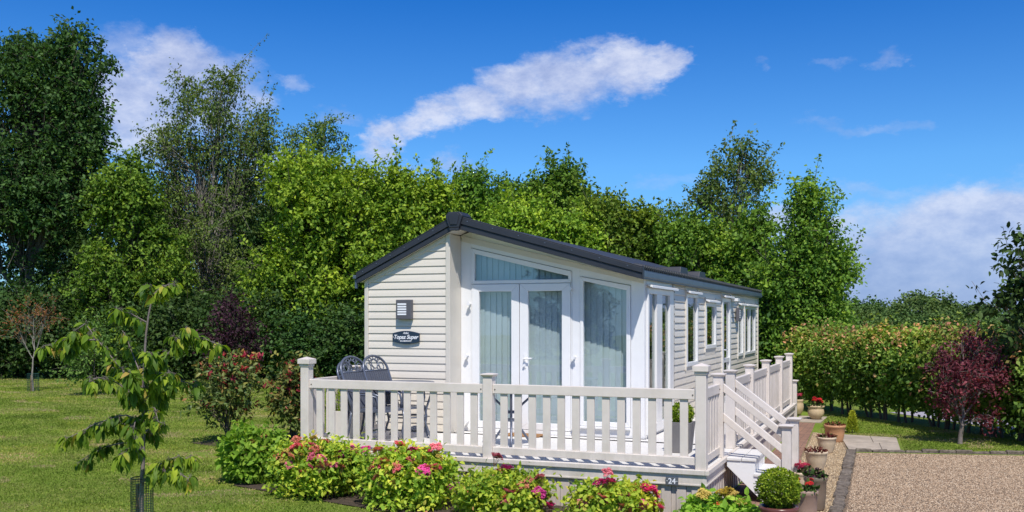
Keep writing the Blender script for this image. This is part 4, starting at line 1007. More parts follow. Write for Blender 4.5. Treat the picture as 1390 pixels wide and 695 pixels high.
# ================================================================== HEDGE ON THE RIGHT
HP = [np.array(p) for p in ((.10, 13.6), (2.35, 10.65), (4.0, 8.5), (6.6, 5.2))]
def hedge_shrub(seed):
    root = empty('hedge_shrub', (0, 0, 0), 'clipped hedge shrub with copper young tips and bare stems', 'hedge shrub', 'shrubs of the mixed hedge')
    rng = np.random.default_rng(seed)
    lobes = [(np.array([0, 0, 1.12]), np.array([.50, .52, .62]), 190), (np.array([.1, -.1, 1.50]), np.array([.36, .34, .24]), 80), (np.array([-.15, .1, .78]), np.array([.38, .40, .40]), 80)]
    g = crown(rng, lobes, 3, .30, 8, .088, .68, up=.35, spread=.05, inner=3.5)
    z = g['P'][:, 2]; g['T'] = np.clip(g['T']*.78 + .12*(z-.9) + .36*(rng.random(len(z)) < .05 + .45*np.clip(z-1.25, 0, 1)), 0, 1)
    sh, paths = shoots(rng, [np.array([rng.normal(0, .3), rng.normal(0, .3), 1.56]) for _ in range(9)], rng.uniform(.15, .4, 9), (0, 0, 1), 12, .075, .65, .04)
    sh['T'] = np.clip(sh['T']+.3, 0, 1); g = merge(g, sh)
    ok = g['P'][:, 2] > .12+.14*rng.random(len(g['P'])); g = {k: v[ok] for k, v in g.items()}
    link('foliage', leaf_mesh('foliage', g['P'], g['D'], g['N'], g['L'], g['W'], g['T'], LM['hedge'], 'quad'), root)
    W = Wood()
    for k in range(3):
        b = np.array([rng.normal(0, .08), rng.normal(0, .08), -.05]); W.path(bez(b, b+[rng.normal(0, .1), rng.normal(0, .1), .6], np.array([rng.normal(0, .2), rng.normal(0, .2), 1.3])), .03, .012, 6)
    link('stem', W.mesh('stem', M['bark']), root); return root
hs = [hedge_shrub(41), hedge_shrub(42), hedge_shrub(43)]; cum = [0]
for a, b in zip(HP, HP[1:]): cum.append(cum[-1]+np.linalg.norm(b-a))
d = 0; i = 0
while d < cum[-1]:
    k = max(j for j in range(3) if cum[j] <= d); p = HP[k] + (HP[k+1]-HP[k])*((d-cum[k])/(cum[k+1]-cum[k]))
    o = hs[i] if i < 3 else copy_tree(hs[i % 3])
    o.location = (p[0]+rnd.uniform(-.06, .06), p[1]+rnd.uniform(-.06, .06), GZ); o.rotation_euler.z = rnd.uniform(0, 6.28); s = rnd.uniform(.93, 1.04); o.scale = (1, 1, s)
    d += rnd.uniform(.56, .72); i += 1

make_tree('red_tree', 'small purple red leaved tree standing on the lawn before the hedge', ground_at(1303, 16.33),
    [Lb(1312, 505, 38, 38, 16.33, 56), Lb(1296, 538, 26, 24, 16.33, 26), Lb(1340, 515, 22, 22, 16.33, 26), Lb(1325, 478, 24, 14, 16.33, 22), Lb(1285, 505, 14, 20, 16.33, 16), Lb(1330, 562, 20, 10, 16.33, 8), Lb(1352, 500, 14, 12, 16.33, 8)],
    LM['red'], M['cherrybark'], 51, leaf=.062, wr=.6, tl=.24, nl=8, trunk=.045, spread=.035, nshoot=26, shootlen=(.2, .45), nlshoot=13, inner=1.8)
make_tree('dark_shrub', 'tall dark green shrub at the right edge behind the red tree', ground_at(1388, 17.6),
    [Lb(1400, 515, 34, 46, 17.6, 150), Lb(1405, 560, 36, 34, 17.6, 100), Lb(1385, 480, 18, 18, 17.6, 26)], LM['mid'], M['bark'], 52, leaf=.085, tl=.3, nl=10, trunk=.04, stems=3, spread=.05, cat='shrub', cpart='foliage', tpart='stem', inner=3)
make_tree('cherry_tree', 'dark leaved cherry reaching its branches in from the right edge', ground_at(1455, 16.0),
    [Lb(1386, 338, 16, 9, 16.0, 6), Lb(1452, 335, 36, 40, 16.0, 50), Lb(1375, 366, 18, 9, 16.0, 6), Lb(1388, 400, 30, 14, 16.0, 16), Lb(1360, 410, 22, 6, 16.0, 6), Lb(1465, 400, 44, 50, 16.0, 80), Lb(1392, 428, 24, 12, 16.0, 12)],
    LM['dark'], M['cherrybark'], 53, leaf=.125, wr=.5, tl=.34, nl=9, trunk=.06, spread=.05, droop=.6, kind='fine', nshoot=7, shootlen=(.3, .6), lean=(-.9, -.3, .2), nlshoot=16)

# ================================================================== SHRUBS ON THE LAWN
make_tree('purple_shrub', 'dusky purple leaved shrub against the dark trees', ground_at(318, 30), [Lb(318, 435, 22, 28, 30, 34), Lb(300, 462, 24, 24, 30, 30), Lb(335, 472, 22, 28, 30, 30)],
    LM['purple'], M['bark'], 54, leaf=.11, tl=.4, nl=9, trunk=.04, stems=3, spread=.06, nshoot=16, shootlen=(.3, .7), nlshoot=16, cat='shrub', cpart='foliage', tpart='stem')
make_tree('pale_shrub', 'small pale green shrub on the lawn behind the cherry sapling', ground_at(126, 27), [Lb(120, 480, 22, 34, 27, 46), Lb(105, 495, 18, 18, 27, 22), Lb(132, 455, 14, 18, 27, 16)],
    LM['olive'], M['bark'], 55, leaf=.09, tl=.35, nl=8, trunk=.03, spread=.06, nshoot=10, shootlen=(.3, .6), nlshoot=12, cat='shrub', cpart='foliage', tpart='stem')
def shoot_mesh(seed):
    rng = np.random.default_rng(seed); n = 9
    return leaf_mesh('red_shoot', rng.normal(0, .012, (n, 3)), unit(rng.normal(0, .55, (n, 3))+[0, 0, .8]), unit(rng.normal(size=(n, 3))), rng.uniform(.06, .11, n), rng.uniform(.022, .036, n), np.clip(rng.normal(.5, .25, n), 0, 1), LM['youngred'], 'fine')
RS = [shoot_mesh(k) for k in (1, 2, 3)]
def photinia(label, u, t, vtop, w, seed):
    b = ground_at(u, t); H = at(u, vtop, t)[2]-GZ; R = w*t/FPX/2; rng = np.random.default_rng(seed)
    root = empty('photinia_shrub', tuple(b), label, 'shrub')
    lobes = [(b+[0, 0, H*.56], np.array([R, R, H*.36]), 110), (b+[R*.2, 0, H*.8], np.array([R*.7, R*.7, H*.16]), 40), (b+[-R*.3, 0, H*.4], np.array([R*.7, R*.7, H*.2]), 30)]
    g = crown(rng, lobes, 2, .22, 7, .098, .42, up=.5, spread=.035, droop=.1, inner=2.4); o = tuple(b)
    link('foliage', leaf_mesh('foliage', g['P'], g['D'], g['N'], g['L'], g['W'], g['T'], LM['photinia'], 'fine', org=o), root)
    cc = np.concatenate(g['C']); hi = cc[(rng.random(len(cc)) < .26 + .34*(cc[:, 2] > b[2]+H*.6))]
    for q in hi:
        h = link('red_shoot', RS[rng.integers(3)], root); h.location = tuple(q-b + np.array([0, 0, .04]) + (q-b)*np.array([.12, .12, .03])); h.rotation_euler = (rng.normal(0, .4), rng.normal(0, .4), rng.uniform(0, 6.28)); s_ = rng.uniform(.75, 1.25); h.scale = (s_, s_, s_)
    W = Wood()
    for k in range(7):
        q = cc[rng.integers(len(cc))]; W.path(bez(b+[rng.normal(0, .05), rng.normal(0, .05), -.04], b+(q-b)*[.25, .25, .6], q, 8), .017, .005, 6)
    for q in cc[::2]:
        s = b + (q-b)*[.4, .4, .65]; W.path(bez(s, (s+q)/2+[0, 0, -.04], q, 4), .007, .003, 4)
    link('stem', W.mesh('stem', M['bark'], o), root)
photinia('photinia shrub with red young leaves standing alone on the lawn', 310, 16.5, 480, 92, 61)
photinia('photinia shrub with red young leaves close to the deck corner post', 400, 16.9, 492, 52, 62)

# small golden conifer
b = ground_at(1157, 17.94); root = empty('golden_conifer', tuple(b), 'tiny bright yellow green conifer on the right hand lawn', 'conifer')
rng = np.random.default_rng(63); n = 1500; f = rng.random(n)**.7; a = rng.random(n)*6.28; r = .105*(1-f)**.75*(.55+.45*rng.random(n))+.006
P = np.stack([r*np.cos(a), r*np.sin(a), .01+.37*f], 1); D = unit(np.stack([np.cos(a)*.5, np.sin(a)*.5, np.full(n, 1.0)], 1)+rng.normal(0, .25, (n, 3)))
link('foliage', leaf_mesh('foliage', P, D, rdir(rng, n), rng.uniform(.035, .07, n), rng.uniform(.010, .018, n), np.clip(.2+.5*f+rng.normal(0, .2, n), 0, 1), LM['gold']), root)
W = Wood(); W.path(np.array([[0, 0, -.03], [0, 0, .3]]), .012, .004, 6); link('trunk', W.mesh('trunk', M['bark']), root)

# ================================================================== SAPLINGS WITH GUARDS
def guard(b, R, H, nv, nh, label, stake=True):
    root = empty('tree_guard', tuple(b), label, 'tree guard'); W = Wood(); c = np.array(b)
    ang = np.linspace(0, 2*np.pi, nv, endpoint=False); wob = 1+.05*np.sin(3*ang+1)
    x, y = c[0]+np.cos(ang)*R*wob, c[1]+np.sin(ang)*R*wob
    A = np.stack([x, y, np.full(nv, c[2])], 1); B = A+[0, 0, H]; W.segs(A, B, np.full(nv, .0022*R/.095), np.full(nv, .0022*R/.095), 3)
    for k in range(nh+1):
        z = c[2]+H*k/nh; p = np.stack([x, y, np.full(nv, z)], 1); rr = np.full(nv, .002*R/.095 if k < nh else .005*R/.095); W.segs(p, np.roll(p, -1, 0), rr, rr, 3)
    link('wire_mesh', W.mesh('wire_mesh', M['greenwire'], tuple(b)), root)
    if stake:
        m = MB(tuple(b)); m.tube([(c[0]-R*.45, c[1]-.01, c[2]-.05), (c[0]-R*.45, c[1]-.01, c[2]+H*.92)], R*.14, 8); m.build('stake', M['stake'], root)
CB = ground_at(193, 8.5); guard(CB, .093, .70, 26, 32, 'green plastic mesh guard around the nearest cherry sapling')
T0 = 8.5; rng = np.random.default_rng(71)
def zp(x, y, dz=0): return at(x*.4825, 360+y*.4825, T0+dz)
root = empty('cherry_sapling', tuple(CB), 'young cherry with drooping bright green leaves in the left foreground', 'sapling')
W = Wood(); trunk = [CB-[0, 0, .05], zp(398, 640), zp(402, 560), zp(404, 460), zp(402, 380), zp(405, 300), zp(410, 200), zp(418, 140), zp(430, 85)]
W.path(np.array(trunk), .024, .006, 8, .8)
BR = [([(404, 300), (470, 255), (500, 205), (530, 175)], -.1), ([(500, 205), (560, 200), (612, 222)], .05), ([(400, 350), (335, 285), (270, 205), (240, 165)], .15), ([(270, 210), (200, 210), (130, 225)], .25), ([(240, 165), (205, 190), (180, 235)], .1),
      ([(411, 160), (365, 135), (325, 125)], -.15), ([(430, 85), (455, 60), (485, 52)], 0), ([(430, 85), (425, 70), (420, 62)], 0), ([(402, 370), (440, 310), (480, 300)], -.25), ([(402, 380), (480, 320), (545, 335)], .2),
      ([(402, 390), (330, 330), (275, 315), (250, 330)], -.3), ([(404, 440), (350, 420), (270, 445), (205, 480)], -.1), ([(404, 460), (320, 440), (255, 455)], .3), ([(404, 500), (340, 500), (280, 515), (220, 555)], .1),
      ([(404, 520), (360, 515), (335, 535)], -.35), ([(405, 608), (440, 565), (490, 540), (545, 545)], -.1), ([(430, 578), (480, 570), (530, 600)], -.2), ([(404, 420), (435, 400), (445, 440)], -.3), ([(404, 400), (370, 370), (360, 300)], -.3),
      ([(404, 330), (385, 280), (350, 190)], .25), ([(404, 300), (430, 270), (420, 250)], -.3), ([(404, 470), (430, 455), (440, 470)], .2), ([(404, 430), (380, 440), (375, 470)], -.3), ([(404, 350), (375, 300), (300, 285)], .3), ([(404, 360), (440, 350), (460, 375)], .3)]
LP, LD, LN, LL, LT = [], [], [], [], []
for pts, dz in BR:
    q = np.array([zp(x, y, dz*i/(len(pts)-1)) for i, (x, y) in enumerate(pts)])
    t = np.linspace(0, len(q)-1, 14); ii = np.minimum(t.astype(int), len(q)-2); path = q[ii]+(q[ii+1]-q[ii])*(t-ii)[:, None]
    W.path(path, .008, .003, 6)
    blen = np.sum(np.linalg.norm(np.diff(path, axis=0), axis=1)); nd = int(4 + blen*15)
    for f in np.concatenate([np.linspace(.18, .97, nd) + rng.normal(0, .03, nd), [1.0]]):
        p = path[min(13, max(0, int(f*13)))]; dirn = unit(path[-1]-path[-4]); sp = rng.normal(size=3)*[1, 1, .4]; sp = unit(sp + dirn*.6)
        tip = p + sp*rng.uniform(.015, .06); W.segs([p], [tip], [.0028], [.0018], 4); big_ = rng.uniform(.75, 1.1)
        for k in range(rng.integers(7, 12)):
            out = rng.normal(size=3)*[1, 1, .25]; out /= np.linalg.norm(out)
            d = unit(out*.8 + sp*.25 + np.array([0, 0, -rng.uniform(.25, 1.5)]))
            LP.append(tip + d*.016 + rng.normal(0, .008, 3)); LD.append(d); LN.append(unit(np.array([0, 0, .5])+out*.6+rng.normal(0, .3, 3))); LL.append(big_*rng.uniform(.065, .13)); LT.append(np.clip(rng.normal(.45, .22)+(.4 if rng.random() < .06 else 0), 0, 1))
LP, LD, LN, LL, LT = map(np.array, (LP, LD, LN, LL, LT))
W.segs(LP-LD*.028, LP, np.full(len(LP), .0016), np.full(len(LP), .0012), 3)
link('trunk', W.mesh('trunk', M['cherrybark'], tuple(CB)), root)
link('crown', leaf_mesh('crown', LP, LD, LN, LL, LL*rng.uniform(.35, .46, len(LL)), LT, LM['cherry'], 'fine', .36, org=tuple(CB)), root)
B2 = ground_at(45, 28.7); guard(B2, .16, .52, 16, 10, 'green mesh guard around the distant copper sapling', True)
make_tree('copper_sapling', 'thin far sapling with sparse copper leaves on the left lawn', B2, [Lb(45, 430, 30, 22, 28.7, 34), Lb(25, 445, 18, 16, 28.7, 14), Lb(62, 430, 16, 18, 28.7, 14)],
    LM['copper'], M['palebark'], 72, leaf=.075, wr=.5, tl=.35, nl=5, ntw=2, trunk=.035, spread=.05, cat='sapling', inner=2)

# ================================================================== FLOWERING SHRUBS ALONG THE DECK
def head_mesh(col, seed):
    rng = np.random.default_rng(seed); n = 150; a = rng.random(n)*6.28; r = .062*np.sqrt(rng.random(n))
    z = .02*(1-(r/.062)**2) + rng.normal(0, .003, n) + .012*np.sin(a*3+seed)
    P = []; D = []; Nn = []
    for k in range(4):
        b = rng.random(n)*6.28; P.append(np.stack([r*np.cos(a), r*np.sin(a), z], 1)); D.append(np.stack([np.cos(b), np.sin(b), np.full(n, .12)], 1)); Nn.append(np.tile([0, 0, 1.], (n, 1))+rng.normal(0, .3, (n, 3)))
    P, D, Nn = map(np.concatenate, (P, D, Nn)); m = len(P)
    V, F, _ = leaf_geo(P, D, Nn, rng.uniform(.014, .021, m), rng.uniform(.012, .016, m)); t = rng.random(m)
    sk = 10; s = np.linspace(0, 6.28, sk, endpoint=False)            # stalks under the head
    A = np.stack([.003*np.cos(s), .003*np.sin(s), np.full(sk, -.09)], 1); B = np.stack([.045*np.cos(s), .045*np.sin(s), np.full(sk, .003)], 1)
    V2, F2 = segs_geo(A, B, np.full(sk, .0015), np.full(sk, .0015), 3)
    me = np_mesh('flower_head', np.concatenate([V, V2]), [F[0], F2+len(V)], [PET[col], M['flowerstalk']], np.concatenate([t, np.zeros(len(F2))]))
    mi = np.concatenate([np.zeros(len(F[0]), np.int32), np.ones(len(F2), np.int32)]); me.polygons.foreach_set('material_index', mi); return me
M['flowerstalk'] = simple('reddish_flower_stalk', (.13, .07, .035), .7, .2, 30)
HM = {c: [head_mesh(c, 5+i), head_mesh(c, 15+i)] for i, c in enumerate(('magenta', 'pink', 'salmon', 'lime', 'red', 'cerise'))}
def flower_bush(label, u, t, vtop, w, mat, seed, mix, nheads, cov=1.0, leaf=.066, special=()):
    b = ground_at(u, t); H = at(u, vtop, t)[2]-GZ; R = w*t/FPX/2; rng = np.random.default_rng(seed)
    root = empty('flowering_shrub', tuple(b), label, 'flowering shrub', 'flowering shrubs along the front of the deck'); o = tuple(b)
    lobes = [(b+[0, 0, H*.46], np.array([R*.92, R*.80, H*.46]), int(190*cov)), (b+[R*.42, .05, H*.62], np.array([R*.5, R*.45, H*.30]), int(70*cov)), (b+[-R*.42, -.05, H*.55], np.array([R*.5, R*.45, H*.30]), int(70*cov)), (b+[R*.05, -R*.2, H*.74], np.array([R*.5, R*.4, H*.24]), int(60*cov)),
             (b+[0, -R*.1, H*.2], np.array([R*.78, R*.72, H*.2]), int(75*cov))]
    for _ in range(9):
        a = rng.uniform(0, 6.28); lobes.append((b+[R*.75*math.cos(a), R*.62*math.sin(a)-.03, H*rng.uniform(.45, .95)], np.array([R*.22, R*.2, H*.16])*rng.uniform(.7, 1.3), 14))
    g = crown(rng, lobes, 2, .13, 7, leaf, .56, up=.55, spread=.028, droop=.15, inner=3.6, leafup=.9)
    ok = g['P'][:, 2] > GZ+.02; g = {k: (v[ok] if k in 'PDNLWT' else v) for k, v in g.items()}
    link('foliage', leaf_mesh('foliage', g['P'], g['D'], g['N'], g['L'], g['W'], g['T'], mat, 'fine', .2, org=o), root)
    W = Wood(); cc = np.concatenate(g['C'])
    for q in cc[::3]: W.path(bez(b+[rng.normal(0, .08), rng.normal(0, .08), -.02], b+(q-b)*[.35, .35, .7], q, 5), .006, .003, 4)
    link('stem', W.mesh('stem', M['bark'], o), root)
    cols = list(mix)
    for i in range(nheads):
        th = rng.uniform(0, 6.28); ph = math.acos(rng.uniform(.12, 1)); d = np.array([math.sin(ph)*math.cos(th), math.sin(ph)*math.sin(th), math.cos(ph)])
        if d[1] > .35 and d[2] < .8: d[1] *= -1
        p = np.array([d[0]*R*1.0, d[1]*R*.88, H*.48 + d[2]*H*.52 + rng.uniform(.0, .07)])
        col = rng.choice(cols, p=[mix[c] for c in cols]); s = rng.uniform(.65, 1.2) if col != 'lime' else rng.uniform(.4, .75)
        h = link('flower_head', HM[col][i % 2], root); h.location = tuple(p); h.rotation_euler = (-d[1]*.7+rng.normal(0, .15), d[0]*.7+rng.normal(0, .15), rng.uniform(0, 6.28)); h.scale = (s, s, s*rng.uniform(.9, 1.3))
    for (pu, pv, col, s) in special:           # tall heads that stand clear of the foliage
        q = at(pu, pv, t-.1)-b; h = link('flower_head', HM[col][0], root); h.location = tuple(q); s *= 1.12; h.scale = (s, s, s*1.2); h.rotation_euler = (.45, 0, pu)
flower_bush('fresh green shrub with lime buds at the left end of the deck', 345, 12.5, 592, 76, LM['bushgreen'], 81, {'lime': .85, 'salmon': .15}, 16, .8, .085, [(373, 618, 'magenta', 1.5), (358, 594, 'salmon', .9)])
flower_bush('wide flowering shrub just below the left corner post', 432, 11.55, 604, 124, LM['flowerbush'], 82, {'salmon': .28, 'lime': .32, 'pink': .26, 'magenta': .14}, 32, 1.3, .062, [(402, 597, 'salmon', .9), (425, 595, 'lime', .6), (479, 610, 'magenta', .9), (496, 611, 'magenta', 1.0), (434, 617, 'pink', 1), (446, 672, 'pink', 1.15)])
flower_bush('flowering shrub with pink heads left of the middle post', 558, 10.85, 616, 126, LM['flowerbush'], 83, {'salmon': .28, 'lime': .28, 'pink': .26, 'magenta': .18}, 32, 1.4, .062, [(543, 604, 'pink', .95), (591, 607, 'pink', .95), (558, 612, 'magenta', .9), (581, 613, 'magenta', .8), (566, 634, 'magenta', 1.2), (616, 662, 'magenta', 1.1), (585, 655, 'salmon', 1.2), (513, 611, 'salmon', .8)])
flower_bush('flowering shrub with coral heads right of the middle post', 682, 10.3, 650, 122, LM['flowerbush'], 84, {'salmon': .30, 'lime': .30, 'pink': .22, 'magenta': .18}, 26, 1.3, .062, [(675, 620, 'pink', .9), (688, 637, 'magenta', 1.0), (682, 657, 'magenta', 1.1), (733, 648, 'pink', .8), (745, 687, 'magenta', .9), (690, 651, 'salmon', .9)])
flower_bush('flowering shrub with bright magenta heads left of the number plaque', 833, 9.95, 672, 104, LM['flowerbush'], 85, {'salmon': .30, 'lime': .26, 'pink': .26, 'magenta': .18}, 20, 1.2, .062, [(824, 641, 'pink', .85), (815, 656, 'magenta', 1.0), (827, 655, 'magenta', 1.0), (882, 667, 'magenta', 1.5), (890, 691, 'magenta', 1.2), (836, 676, 'pink', 1.2)])
flower_bush('low green shrub with yellow and peach heads below the steps', 978, 9.65, 698, 86, LM['bushgreen'], 86, {'salmon': .5, 'lime': .5}, 14, .8, .085, [(955, 671, 'lime', 1.0), (984, 670, 'lime', 1.2), (992, 671, 'lime', 1.0), (978, 688, 'salmon', 1.1), (1004, 685, 'lime', 1.0)])

# ================================================================== POTS
def potmat(name, c, stain, scale=9): return simple(name, c, .6, .15, scale, .12, 60, stain=stain)
PM = {'glaze': simple('dark_red_glaze', (.13, .045, .035), .28, .25, 9, .05, 40, stain=(.19, .075, .05)), 'cream': potmat('cream_glazed_pot', (.60, .48, .335), (.46, .36, .23)), 'terra': potmat('terracotta', (.50, .26, .125), (.40, .22, .12)),
      'old': potmat('weathered_brown_pot', (.20, .145, .10), (.10, .105, .065), 6), 'pink': potmat('weathered_pinkish_pot', (.34, .23, .175), (.26, .20, .16), 5), 'buff': potmat('buff_pot', (.55, .42, .26), (.44, .32, .18)),
      'grey': simple('grey_planter', (.17, .165, .17), .5, .1, 8), 'whitepl': simple('pale_planter', (.62, .60, .56), .45, .06, 6)}
def pot(p, prof, mat, label, fill=.85, plants=(), n=36, group=None, cat='potted plant', seed=0):
    p = np.array(p, float); root = empty('potted_plant', tuple(p), label, cat, group); zt = prof[-1][1]; rt = prof[-1][0]
    inner = [(rt*.86, zt), (rt*.84, zt-.03), (0.001, zt-.03)]
    mb = MB(tuple(p)); mb.lathe(tuple(p), prof+inner, n, False); mb.build('pot', mat, root, smooth=True)
    m = MB(tuple(p)); m.lathe(tuple(p), [(.001, zt-.025), (rt*.83, zt-.026)], 20, False); m.build('soil', M['soil'], root)
    rng = np.random.default_rng(seed); top = p+[0, 0, zt]
    for nm, nn, R, H, L, wr, mt in plants:
        if nm == 'flowers':
            for k in range(max(5, nn//10)):
                a = rng.random()*6.28; r = R*math.sqrt(rng.random()); h = link('flower', HM[mt][k % 2], root); sc = L*rng.uniform(12, 20)
                h.location = (r*math.cos(a), r*math.sin(a), zt+H*rng.uniform(.5, 1)); h.rotation_euler = (-.5*math.sin(a)*r/R, .5*math.cos(a)*r/R, a); h.scale = (sc, sc, sc*1.4)
            continue
        a = rng.random(nn)*6.28; r = R*np.sqrt(rng.random(nn)); z = H*rng.random(nn)*(1-.6*(r/R)**2) - .02
        P = top + np.stack([r*np.cos(a), r*np.sin(a), z], 1); D = unit(np.stack([np.cos(a)*.7, np.sin(a)*.7, rng.uniform(.1, 1, nn)], 1)+rng.normal(0, .4, (nn, 3))); l = L*rng.uniform(.6, 1.2, nn)
        link(nm, leaf_mesh(nm, P, D, rdir(rng, nn)+UP*.6, l, l*wr, np.clip(rng.normal(.5, .25, nn), 0, 1), mt, 'fine' if nm == 'foliage' else 'quad', .2, org=tuple(p)), root)
    return root
def prof_bowl(R, H): return [(.001, 0), (R*.60, 0), (R*.64, .02), (R*.80, H*.35), (R*.92, H*.65), (R*.95, H*.85), (R*1.03, H*.90), (R*1.04, H*.97), (R, H)]
def prof_tall(R, H): return [(.001, 0), (R*.74, 0), (R*.78, .02), (R*.92, H*.5), (R*.95, H*.84), (R*1.04, H*.88), (R*1.05, H*.97), (R, H)]
def prof_belly(R, H): return [(.001, 0), (R*.55, 0), (R*.60, .02), (R*.88, H*.25), (R*.97, H*.5), (R*.90, H*.72), (R*.84, H*.8), (R*.98, H*.88), (R*1.02, H*.96), (R*.97, H)]
PG = 'pots lined up beside the brick path'
def gp(u, t): return ground_at(u, t) + [0, 0, .008]
# box ball in the foreground
p1 = gp(1057, 9.0); rt = pot(p1, prof_belly(.182, .35), PM['glaze'], 'dark red glazed pot with a clipped box ball below the steps', plants=(), group=PG)
rng = np.random.default_rng(90); n = 6500; d = rdir(rng, n); rr = .185*(1+.10*np.sin(d[:, 0]*9+1)*np.sin(d[:, 1]*8)+.07*np.sin(d[:, 2]*15+2)*np.sin(d[:, 0]*14))*np.where(rng.random(n) < .65, .82+.20*rng.random(n)**.5, .45+.35*rng.random(n))*(1+.05*np.sin(d[:, 0]*9)*np.sin(d[:, 2]*8+d[:, 1]*7))
bc = p1+[0, 0, .35+.165]; P = bc + d*rr[:, None]*[1.02, 1.02, .92]
ks = P[:, 2] > p1[2]+.34
link('foliage', leaf_mesh('foliage', P[ks], unit(d+rng.normal(0, .6, (n, 3)))[ks], unit(d+rng.normal(0, .5, (n, 3)))[ks], rng.uniform(.018, .034, n)[ks], rng.uniform(.012, .019, n)[ks], np.clip(.5+.12*d[:, 2]+rng.normal(0, .27, n), 0, 1)[ks], LM['box'], org=tuple(p1)), rt)
W = Wood()
for k in range(5): W.path(bez(p1+[0, 0, .32], p1+[rng.normal(0, .03), rng.normal(0, .03), .45], bc+rdir(rng, 1)[0]*.1, 5), .008, .004, 5)
link('stem', W.mesh('stem', M['bark'], tuple(p1)), rt)
FL = lambda nn, R, H, col, L=.03: ('flowers', nn, R, H, L, .9, col)
LF = lambda nn, R, H, L=.06, m='potgreen', wr=.6: ('foliage', nn, R, H, L, wr, LM[m])
pot(gp(1094, 9.75), prof_tall(.118, .37), PM['pink'], 'weathered pinkish pot with scarlet flowers beside the box ball', plants=(LF(90, .11, .09), FL(60, .10, .11, 'red', .022)), group=PG, seed=1)
pot(gp(1107, 10.6), prof_tall(.122, .37), PM['old'], 'tall weathered brown pot with green and dark rosettes', plants=(LF(90, .10, .08, .06), LF(60, .09, .10, .06, 'purple')), group=PG, seed=2)
pot(gp(1090, 11.7), prof_bowl(.14, .25), PM['cream'], 'cream pot with pink and red flowers half hidden behind the tall brown one', plants=(LF(40, .12, .07), FL(110, .13, .12, 'cerise', .03)), group=PG, seed=3)
pot(gp(1108, 13.43), prof_bowl(.152, .265), PM['cream'], 'cream bowl pot with red rosettes third along the path', plants=(LF(160, .14, .07, .05, 'succ', .4),), group=PG, seed=4)
pot(gp(1122, 15.2), prof_bowl(.148, .25), PM['cream'], 'cream bowl pot with dark red leaves in front of the terracotta pot', plants=(LF(140, .13, .06, .05, 'succ', .4), LF(20, .12, .06)), group=PG, seed=5)
pot(gp(1133, 16.6), prof_tall(.175, .29), PM['terra'], 'straight sided orange terracotta pot near the paving slabs', plants=(LF(120, .16, .05, .05, 'succ', .4), LF(30, .12, .07)), group=PG, seed=6)
pot(gp(1107.5, 20.3)+[0, 0, .02], prof_belly(.175, .28), PM['buff'], 'buff rounded pot of red geraniums on the far slab', plants=(LF(90, .17, .10, .07), FL(150, .16, .15, 'red', .035)), group=PG, seed=7)
pot(gp(1083, 21.3)+[0, 0, .02], prof_belly(.13, .33), PM['buff'], 'buff urn pot at the far end of the deck', plants=(LF(60, .11, .08, .06), FL(50, .11, .12, 'cerise', .03)), group=PG, seed=8)

# planters standing on the deck
def planter(c, w0, w1, h, mat, label, ball, leafm, nleaf, seed, flat=1.0, legs=False):
    c = np.array([c[0], c[1], 0.0]); root = empty('deck_planter', tuple(c), label, 'planter'); m = MB(tuple(c))
    ring = lambda a, z: [(c[0]-a, c[1]-a, z), (c[0]+a, c[1]-a, z), (c[0]+a, c[1]+a, z), (c[0]-a, c[1]+a, z)]
    vs = ring(w0/2, .002) + ring(w1/2, h) + ring(w1/2-.018, h) + ring(w1/2-.03, h-.05)
    m.add(vs, [(3, 2, 1, 0)] + [(4*i+k, 4*i+(k+1) % 4, 4*i+4+(k+1) % 4, 4*i+4+k) for i in range(3) for k in range(4)] + [(12, 13, 14, 15)]); m.build('planter_box', mat, root, bevel=.005)
    rng = np.random.default_rng(seed); d = rdir(rng, nleaf); rr = ball*(.7+.35*rng.random(nleaf)); P = c+[0, 0, h+ball*.8]+d*rr[:, None]*[1, 1, flat]; k = P[:, 2] > h-.02
    link('foliage', leaf_mesh('foliage', P[k], unit(d+rng.normal(0, .6, (nleaf, 3)))[k], unit(d+rng.normal(0, .5, (nleaf, 3)))[k], rng.uniform(.02, .036, nleaf)[k], rng.uniform(.012, .02, nleaf)[k], np.clip(.5+rng.normal(0, .25, nleaf), 0, 1)[k], leafm, org=tuple(c)), root)
    W = Wood(); W.path(bez(c+[0, 0, h-.06], c+[0, 0, h], c+[0, 0, h+ball], 4), .012, .006, 5); link('stem', W.mesh('stem', M['bark'], tuple(c)), root); return root
q = at(463, V0, 12.75); planter(q, .26, .27, .40, PM['whitepl'], 'pale square planter with a small leafy plant behind the left balusters', .145, LM['box'], 900, 95)
q = at(926, V0, 11.62); planter(q, .20, .27, .37, PM['grey'], 'tapered grey planter with a clipped box ball near the corner post', .125, LM['box'], 2200, 96)
# ================================================================== SKY, SUN, CAMERA
SUN_EL = rad(56); sx, sy = .50, -.866          # direction towards the sun in plan
sdir = Vector((sx*math.cos(SUN_EL), sy*math.cos(SUN_EL), math.sin(SUN_EL)))
L = bpy.data.lights.new('sun', 'SUN'); L.energy = 5.0; L.angle = rad(.53); L.color = (1.0, .945, .865)
so = bpy.data.objects.new('sun', L); COL.objects.link(so); so.rotation_euler = sdir.to_track_quat('Z', 'Y').to_euler(); so.location = (0, -20, 30)
Wd = bpy.data.worlds.new('World'); S.world = Wd; Wd.use_nodes = True; nt = Wd.node_tree; bg = nt.nodes['Background']; bg.inputs['Strength'].default_value = .11
sky = nt.nodes.new('ShaderNodeTexSky'); sky.sky_type = 'NISHITA'; sky.sun_disc = False; sky.sun_elevation = SUN_EL; sky.sun_rotation = math.atan2(sx, sy)
sky.air_density = 1.0; sky.dust_density = .25; sky.ozone_density = 3.5; sky.altitude = 200
tc = nt.nodes.new('ShaderNodeTexCoord'); DIR = tc.outputs['Generated']
